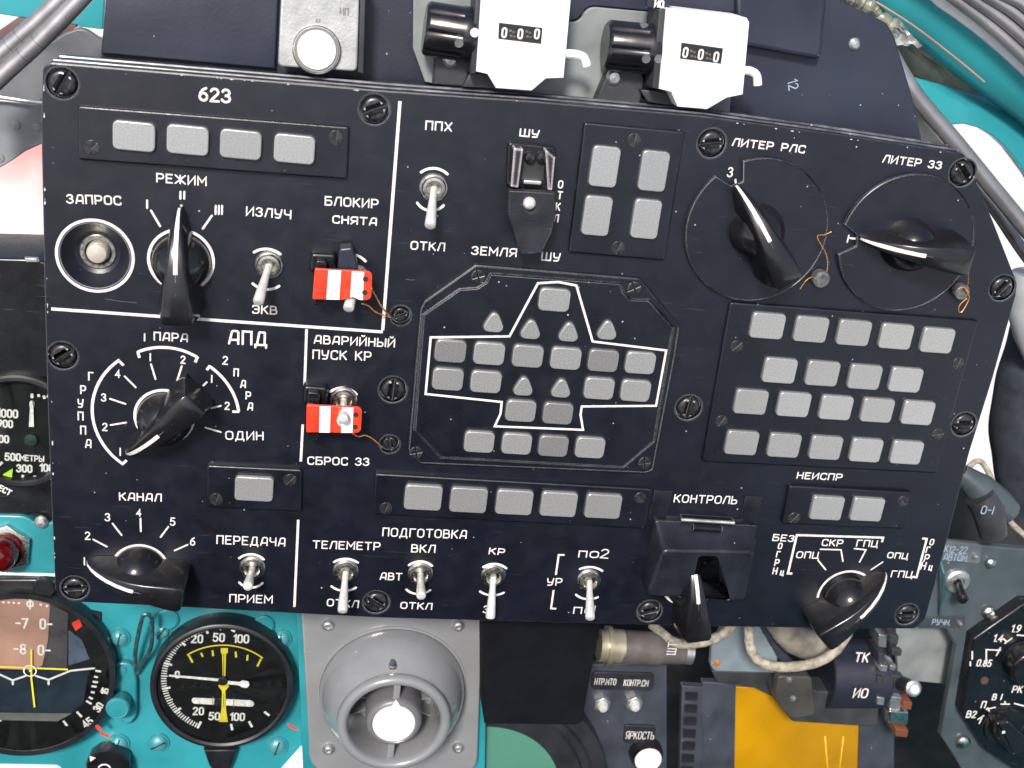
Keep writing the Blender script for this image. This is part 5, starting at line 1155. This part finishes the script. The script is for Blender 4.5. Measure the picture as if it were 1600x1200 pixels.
# ------------------------------------------------------------------ lower middle
BX = thing('black_box', P, (*P.p(840, 1050, -20), -60), 'matt black box beneath the middle of the control panel', 'box')
part('case_body', poly(P, [(756,950),(944,950),(934,1000),(918,1080),(910,1129,3),(902,1133,3),(757,1131)], -26, 40, .8), mat('matt_black', (.0035, .004, .007), .8, var=.2, dust=.2, spec=.15), P, BX)
x_, y_, R2 = P.c(748, 1244, 200, -60)
RD = thing('round_scope', P, (x_, y_, -70), 'round green scope with black rings below the black box', 'scope')
k = R2
part('scope_ring', MB().lathe([(k, -14), (k, -2), (k*.97, 0), (k*.90, .2), (k*.87, -1.8), (k*.82, -1.8), (k*.80, .4), (k*.66, .4), (k*.635, -1), (k*.62, -3)], x_, y_, 96, -60, caps=False), M_RUB, P, RD)
part('scope_face', MB().lathe([(k*.63, -2.4), (k*.4, -1.2), (.001, -.6)], x_, y_, 96, -60), M_GREEN, P, RD)

SPn = thing('brightness_panel', P, (*P.p(990, 1120, -75), -79), 'dark grey panel with two nuts and a ЯРКОСТЬ knob', 'small panel')
part('face_plate', poly(P, [(880,1040),(1042,1036),(1042,1300),(880,1300)], -75, 4, .5), M_GREYD, P, SPn)
for c_, s, x, y, h_ in (([(925,1050,3),(1023,1053,3),(1021,1080,3),(924,1078,3)], 'КОНТР.СМ', 994, 1067, 10), ([(976,1133,2),(1025,1135,2),(1023,1163,2),(974,1161,2)], 'ЯРКОСТЬ', 1000, 1149, 12)):
    pl = part('name_plate', poly(P, c_, -73.5, 2, .4), M_RUB, P, SPn); chars(P, [(s, x, y, h_)], h_, pl, h=-73.5, wt=.4, ws=.58)
    if s == 'КОНТР.СМ': chars(P, [('НТР.МТО', 946, 1065, h_)], h_, pl, h=-73.5, wt=.4, ws=.58)
for x, y in ((941,1101),(991,1100)):
    x_, y_, r_ = P.c(x, y, 14, -72); part('hex_nut', MB().prism([(x_ + r_*math.cos(k*math.pi/3+.5), y_ + r_*math.sin(k*math.pi/3+.5)) for k in range(6)], -75, -71, .5), M_ALU, P, SPn)
    part('switch_tip', MB().lathe([(r_*.62, 0), (r_*.55, 2), (r_*.4, 3.2), (.001, 3.6)], x_, y_, 20, -71), M_NICK, P, SPn)
x_, y_, r_ = P.c(1013, 1188, 21, -67)
kn = part('brightness_knob', MB().lathe([(r_*1.25, 0), (r_*1.2, 4.5), (r_*1.02, 7.5)], x_, y_, 36, -75), M_BAKE, P, SPn)
part('knob_cap', MB().lathe([(r_*1.0, 7.2), (r_*.95, 8.4), (.001, 8.8)], x_, y_, 36, -75), M_BOX, P, kn)

CE = thing('cable_connector', P, (*P.p(990, 1014, -70), -80), 'brown ribbed cable connector marked ШТ under the КОНТРОЛЬ knob', 'connector')
def cyl(p0, p1, prof, m, nm, par, seg=40, fl=0):
    a, b = P.p3(*p0), P.p3(*p1); path = [a.lerp(b, t) for t, r in prof]
    ax = (b - a).normalized(); u = V((0, 0, 1)); u = (u - ax * u.dot(ax)).normalized(); w_ = ax.cross(u); rs = []
    for (t, r), c in zip(prof, path):
        rs.append([c + (u * math.cos(2*math.pi*k/seg) + w_ * math.sin(2*math.pi*k/seg)) * (r - (fl if k % 4 == 0 and .1 < t < .9 else 0)) for k in range(seg)])
    return part(nm, MB().rings(rs, True, True), m, P, par)
cyl((935,1008,-65),(972,1010,-65),[(0,5),(0,8.5),(.3,8.5),(.3,10.5),(.5,10.5),(.5,9),(1,9)], mat('brass_grey_flange', (.42, .38, .28), .35, metal=.6, var=.2), 'connector_flange', CE)
cyl((968,1010,-65),(1032,1014,-65),[(0,8.4),(.02,9),(.9,9),(1,8.6)], M_BROWN, 'grip_sleeve', CE, 48, 1.1)
cyl((1030,1014,-65),(1068,1018,-65),[(0,8.6),(.2,7.8),(.85,7.2),(1,6.6)], M_BROWN, 'end_sleeve', CE)
cyl((1066,1018,-65),(1080,1019,-65),[(0,5.6),(0,6.6),(1,6.6),(1,5)], M_ALU, 'end_collar', CE)
turned(P, 'ШТ', 1050, 1013, 13, 90, CE, -57, M_WHITE, .6)

ST = thing('slotted_strip', P, (*P.p(1080, 1140, -84), -88), 'dark strip with a column of square slots beside the amber panel', 'strip')
part('strip_body', poly(P, [(1066,1072),(1098,1074),(1094,1320),(1058,1320)], -84, 4, .5), M_GREYD, P, ST)
for i in range(7):
    y = 1090 + i * 19.4; x = 1081 - i * 1.1
    w4 = P.pp([(x-10,y-8),(x+10,y-7),(x+9,y+6),(x-10,y+5)], -83)
    part('slot', MB().prism(rounded([(*a, .6) for a in w4]), -84.2, -83.6, .1), M_DIAL, P, ST)
    part('slot_edge', MB().ribbon(rounded([(*a, .6) for a in w4]), .35, -83.5, False, True), M_HOOD, P, ST)
SD = thing('side_trim', P, (*P.p(1120, 1140, -88), -92), 'plain dark grey trim panel left of the amber panel', 'trim panel')
part('trim', poly(P, [(1098,1066),(1150,1068),(1146,1320),(1090,1320)], -87, 4, .5), M_GREYD, P, SD)
AM = thing('amber_panel', P, (*P.p(1240, 1140, -92), -96), 'bright amber yellow glass panel at the bottom of the picture', 'amber panel')
part('amber_sheet', poly(P, [(1150,1074),(1352,1080),(1344,1330),(1140,1330)], -90, 3, .4), M_AMBER, P, AM)
part('amber_rib', MB().tube([P.p3(1289,1150,-90), P.p3(1297,1250,-90)], .5, 8), mat('bright_amber', (.62, .38, .02), .3), P, AM)
part('amber_rib', MB().tube([P.p3(1318,1150,-90), P.p3(1306,1250,-90)], .4, 8), mat('bright_amber_b', (.62, .38, .02), .3), P, AM)
part('trim_right', poly(P, [(1345,1080),(1398,1085),(1396,1330),(1338,1330)], -88, 4, .5), M_GREYD, P, AM)

BG = thing('blue_grey_bracket', P, (*P.p(1160, 1010, -80), -84), 'blue-grey metal bracket with one copper rivet behind the cables', 'bracket')
part('plate', poly(P, [(1140,960),(1215,960),(1215,1052),(1116,1049,4),(1110,1040,3),(1112,1012,4)], -78, 4, .8), M_BLUEGREY, P, BG)
z = P.p(1120, 1036, -78); part('rivet', MB().lathe([(2.2, 0), (1.9, .7), (.001, 1)], z.x, z.y, 18, -78), M_COPPER, P, BG)
part('dark_arm', poly(P, [(1112,1048),(1230,1052),(1222,1096,4),(1180,1076),(1120,1066)], -82, 5, .8), M_SIDE, P, BG)
def cable(name, paths, label, r, cat='cable', m=None, wob=.6):
    t_ = thing(name, P, P.p3(*paths[0][0]), label, cat)
    for pts in paths:
        q = pathp(pts, 12)
        part('sleeve', MB().tube(q, [r * (1 + wob * (.06 * math.sin(i * .9) + .03 * math.sin(i * 2.3))) for i in range(len(q))], 16), m or M_ROPE, P, t_)
    return t_
cable('fabric_cable', [[(1018,975,-72),(1035,990,-66),(1055,1004,-60),(1080,1006,-58),(1110,1000,-58),(1138,984,-60),(1150,965,-62)]], 'beige fabric cable passing behind the КОНТРОЛЬ knob', 2.6)
cable('fabric_cable', [[(1172,960,-62),(1170,990,-56),(1176,1020,-52),(1196,1038,-50),(1235,1042,-48),(1278,1034,-48),(1308,1014,-50),(1326,985,-54)]], 'beige braided loop hanging under the lower right knob', 2.7)
cable('fabric_bundle', [[(1205,940,-78),(1222,975,-74),(1245,1000,-72),(1275,1006,-72),(1305,990,-74),(1318,950,-78)]], 'thick pale fabric wrapped bundle behind the braided loop', 8.5, 'cable bundle', M_CANVAS, .35)
cable('fabric_cable', [[(1185,965,-80),(1200,990,-80),(1218,1020,-80),(1240,1045,-80)]], 'dark blue cable between bracket and fabric bundle', 3.0, m=M_FAB)

CYB = thing('black_cylinder_unit', P, (*P.p(1330, 1060, -60), -90), 'black cylindrical unit lettered ТК and ИО below the lower right knob', 'cylinder unit')
def halfdrum(x0, x1, yc, rp_, h, m, nm, par):
    a, b = P.p3(x0, yc, h), P.p3(x1, yc, h)
    return cyl((x0, yc, h), (x1, yc, h), [(0, rp_*.8), (0, rp_*.96), (.02, rp_), (.97, rp_), (1, rp_*.95), (1, rp_*.7)], m, nm, par, 56)
halfdrum(1284, 1374, 1052, 19.5, -82, mat('drum_black_blue', (.015, .017, .028), .38, var=.1, dust=.3), 'drum', CYB)
part('drum_base', poly(P, [(1278,1080),(1375,1086),(1372,1136,3),(1330,1134),(1238,1128,5),(1205,1086,6),(1222,1060)], -70, 14, 1), M_SIDE, P, CYB)
part('olive_arm', poly(P, [(1216,1056,3),(1268,1058,3),(1275,1118,3),(1236,1124,4),(1210,1092,6)], -66, 5, .8), mat('olive_black', (.045, .043, .038), .4, dust=.8, wear=WEAR), P, CYB)
for x, y in ((1234,1063),(1240,1093)):
    z = P.p(x, y, -65); part('screw', MB().lathe([(1.9, 0), (1.6, .8), (.001, 1.2)], z.x, z.y, 18, -66), M_ALU, P, CYB)
chars(P, [('ТК', 1347, 1027, 15)], 15, CYB, h=-59.5, wt=.9); chars(P, [('ИО', 1345, 1083, 15)], 15, CYB, h=-59.5, wt=.9)

KR = thing('clamp_rod', P, (*P.p(1410, 1070, -60), -70), 'short black rod with a round silver end beside the black cylinder unit', 'rod')
cyl((1388,1058,-80),(1427,1076,-52),[(0,4.2),(.9,4.2),(1,4.0)], M_RUB, 'rod', KR)
cyl((1426,1075,-53),(1429,1077,-51),[(0,4.6),(.7,4.6),(1,3.6)], M_ALU, 'rod_end', KR)
cyl((1428.8,1076.8,-51.2),(1429.6,1077.6,-50.4),[(0,2.4),(1,2.2)], M_BOX, 'rod_centre', KR)
CL = thing('clamp_parts', P, (*P.p(1390, 1050, -66), -75), 'worn metal clamp pieces in a column right of the black cylinder unit', 'clamp')
rnd = random.Random(5)
for i, (x, y, w2, h2, m_) in enumerate(((1380,1002,14,22,M_ALU),(1378,1030,10,20,M_SIDE),(1382,1045,12,12,M_ALU),(1398,1000,14,16,M_SIDE),(1402,1020,16,12,M_SIDE),(1396,1044,10,10,M_ALU),(1376,1064,10,14,M_SIDE),(1377,1096,12,14,M_ALU),(1400,1100,18,24,M_ALU),(1405,1122,30,22,M_STEEL),(1419,1103,14,14,mat('rust_orange', (.16, .05, .02), .5)),(1410,1146,20,14,mat('rust_orange_b', (.13, .045, .02), .5)),(1390,1120,14,18,M_SIDE),(1402,1070,20,30,M_SIDE))):
    q = P.pp([(x-w2/2,y-h2/2),(x+w2/2,y-h2/2+2),(x+w2/2-2,y+h2/2),(x-w2/2-1,y+h2/2-2)], -66 + (i % 4) * 1.5)
    part('clamp_piece', MB().prism(rounded([(*a, .7) for a in q]), -78, -66 + (i % 4) * 1.5, .6), m_, P, CL)

# ------------------------------------------------------------------ right side panel and black selector box
S = frame(1540, 980, 55, lean=0)
SP2 = thing('side_panel', S, (*S.p(1540, 960), -5), 'green-grey side panel with a toggle at the lower right', 'side panel')
part('face_plate', MB().prism(rounded([(*a, 1) for a in S.pp([(1420,842),(1620,860),(1760,1300),(1560,1300),(1492,1184),(1470,1150),(1494,1010),(1480,984),(1440,978),(1400,960)])]), -4, 0, .8), M_GR2, S, SP2)
part('back_plate', poly(S, [(1400,975),(1505,975),(1502,1068,2),(1490,1070,2),(1403,1062)], -14, 3, .5), M_PLATE, S, SP2)
pl = part('name_plate', poly(S, [(1470,845,1),(1534,852,2),(1531,882,2),(1466,874,1)], 1, 1.1, .3), mat('plate_ink', (.09, .10, .11), .4, wear=((.5, .55, .55), 1.5, .5)), S, SP2)
chars(S, [('К',1479,857,11),('12-22',1497,859,11)], 11, pl, h=1, wt=.5, m=M_BLUEMARK, ws=.8); chars(S, [('АВТОМ.',1494,871,11)], 11, pl, h=1, wt=.5, m=M_BLUEMARK, ws=.8)
pl = part('name_plate', poly(S, [(1436,965,1),(1509,963,2),(1507,981,2),(1436,982,1)], 1, 1.1, .3), mat('plate_ink_b', (.04, .045, .05), .4, wear=((.5, .55, .55), 1.5, .5)), S, SP2)
chars(S, [('РУЧН.',1471,972,9)], 9, pl, h=1, wt=.5, m=M_BLUEMARK)
for x, y, r in ((1548,880,8),(1545,957,10),(1505,1160,11),(1523,868,5),(1499,973,4)):
    x_, y_, r_ = S.c(x, y, r, 1); part('screw', MB().lathe([(r_, 0), (r_*.95, 1.2), (r_*.6, 2.2), (.001, 2.4)], x_, y_, 20, .8), M_STEEL if r > 6 else M_ALU, S, SP2)
x_, y_, r_ = S.c(1497, 910, 19, 2)
tg = part('toggle_switch', MB().lathe([(r_, 0), (r_, 1.6), (r_*.85, 2.4), (r_*.5, 2.6), (r_*.45, 1.5), (.001, 1.4)], x_, y_, 32), M_ALU, S, SP2)
q = S.p3(1505, 939, 14); part('lever', MB().tube([V((x_, y_, 1)), V((x_, y_, 1)).lerp(q, .6), V((x_, y_, 1)).lerp(q, .9), q], [2.1, 2.3, 3.1, 2.3], 18), M_BAKE, S, tg)
part('guard_wire', MB().tube([S.p3(1469,960,2), S.p3(1474,930,7), S.p3(1474,895,8), S.p3(1468,872,2)], .9, 10), mat('teal_wire', (.06, .16, .17), .3, metal=.5), S, SP2)

OB = thing('selector_box', S, (*S.p(1580, 1080, 6), 0), 'black octagonal selector box with knobs and white numbers at the lower right edge', 'selector box')
HO = 8
part('case_body', poly(S, [(1600,943),(1700,943),(1760,1210),(1590,1206),(1540,1172,1),(1502,1114,1),(1521,998,1)], HO, 8, 1), M_BLK, S, OB)
chars(S, [('1.9',1588,982,12),('1.4',1560,997,12),('0.85',1538,1036,11)], 12, OB, h=HO, wt=.7, ws=.85)
chars(S, [('РК',1590,1077,11),('В',1554,1089,10),('I',1565,1089,10),('П',1537,1101,11),('В2',1518,1116,11)], 11, OB, h=HO, wt=.7)
lines(S, [[(1541,1035),(1541,1015),(1563,1016)],[(1563,1012),(1557,1024)],[(1568,998),(1573,1003),(1581,997)],[(1573,1003),(1570,1005)],[(1589,992),(1600,993)],[(1541,1108),(1555,1105)],[(1546,1112),(1543,1106)],[(1528,1124),(1537,1118)],[(1534,1122),(1530,1130)],[(1564,1100),(1577,1100)],[(1571,1100),(1570,1096)],[(1585,1099),(1600,1103)],[(1519,1018),(1519,1030)],[(1516,1034),(1516,1040)]], .8, OB, h=HO, name='tick_mark')
part('rust_screw', MB().lathe([(2.4, 0), (2.2, .7), (.001, .9)], *S.p(1538, 1063, HO), 18, HO), mat('brown_screw', (.08, .05, .04), .5), S, OB)
for cx, cy, r, nm in ((1578,1146,33,'lower'),(1608,1042,30,'upper')):
    x_, y_, r_ = S.c(cx, cy, r, HO + 8)
    kb = part('selector_knob', MB().prism(rounded([(x_ + r_*a, y_ + r_*b, .8) for a, b in ((-1.0,.75),(-.45,.85),(.75,-.1),(1.0,-.8),(.3,-1.0),(-.7,-.15))]) if nm == 'lower' else circ(x_, y_, r_, 32), HO + 2, HO + 11, 1.5), M_BAKE, S, OB)
    part('skirt', MB().lathe([(r_*.95, 0), (r_*.9, 2.5), (.001, 3)], x_, y_, 36, HO), M_BAKE, S, kb)
    if nm == 'lower':
        z = S.p(1568, 1144, HO + 11); part('pointer_dot', MB().lathe([(1.0, 0), (.001, .1)], z.x, z.y, 14, HO + 11.05), M_WHITE, S, kb)
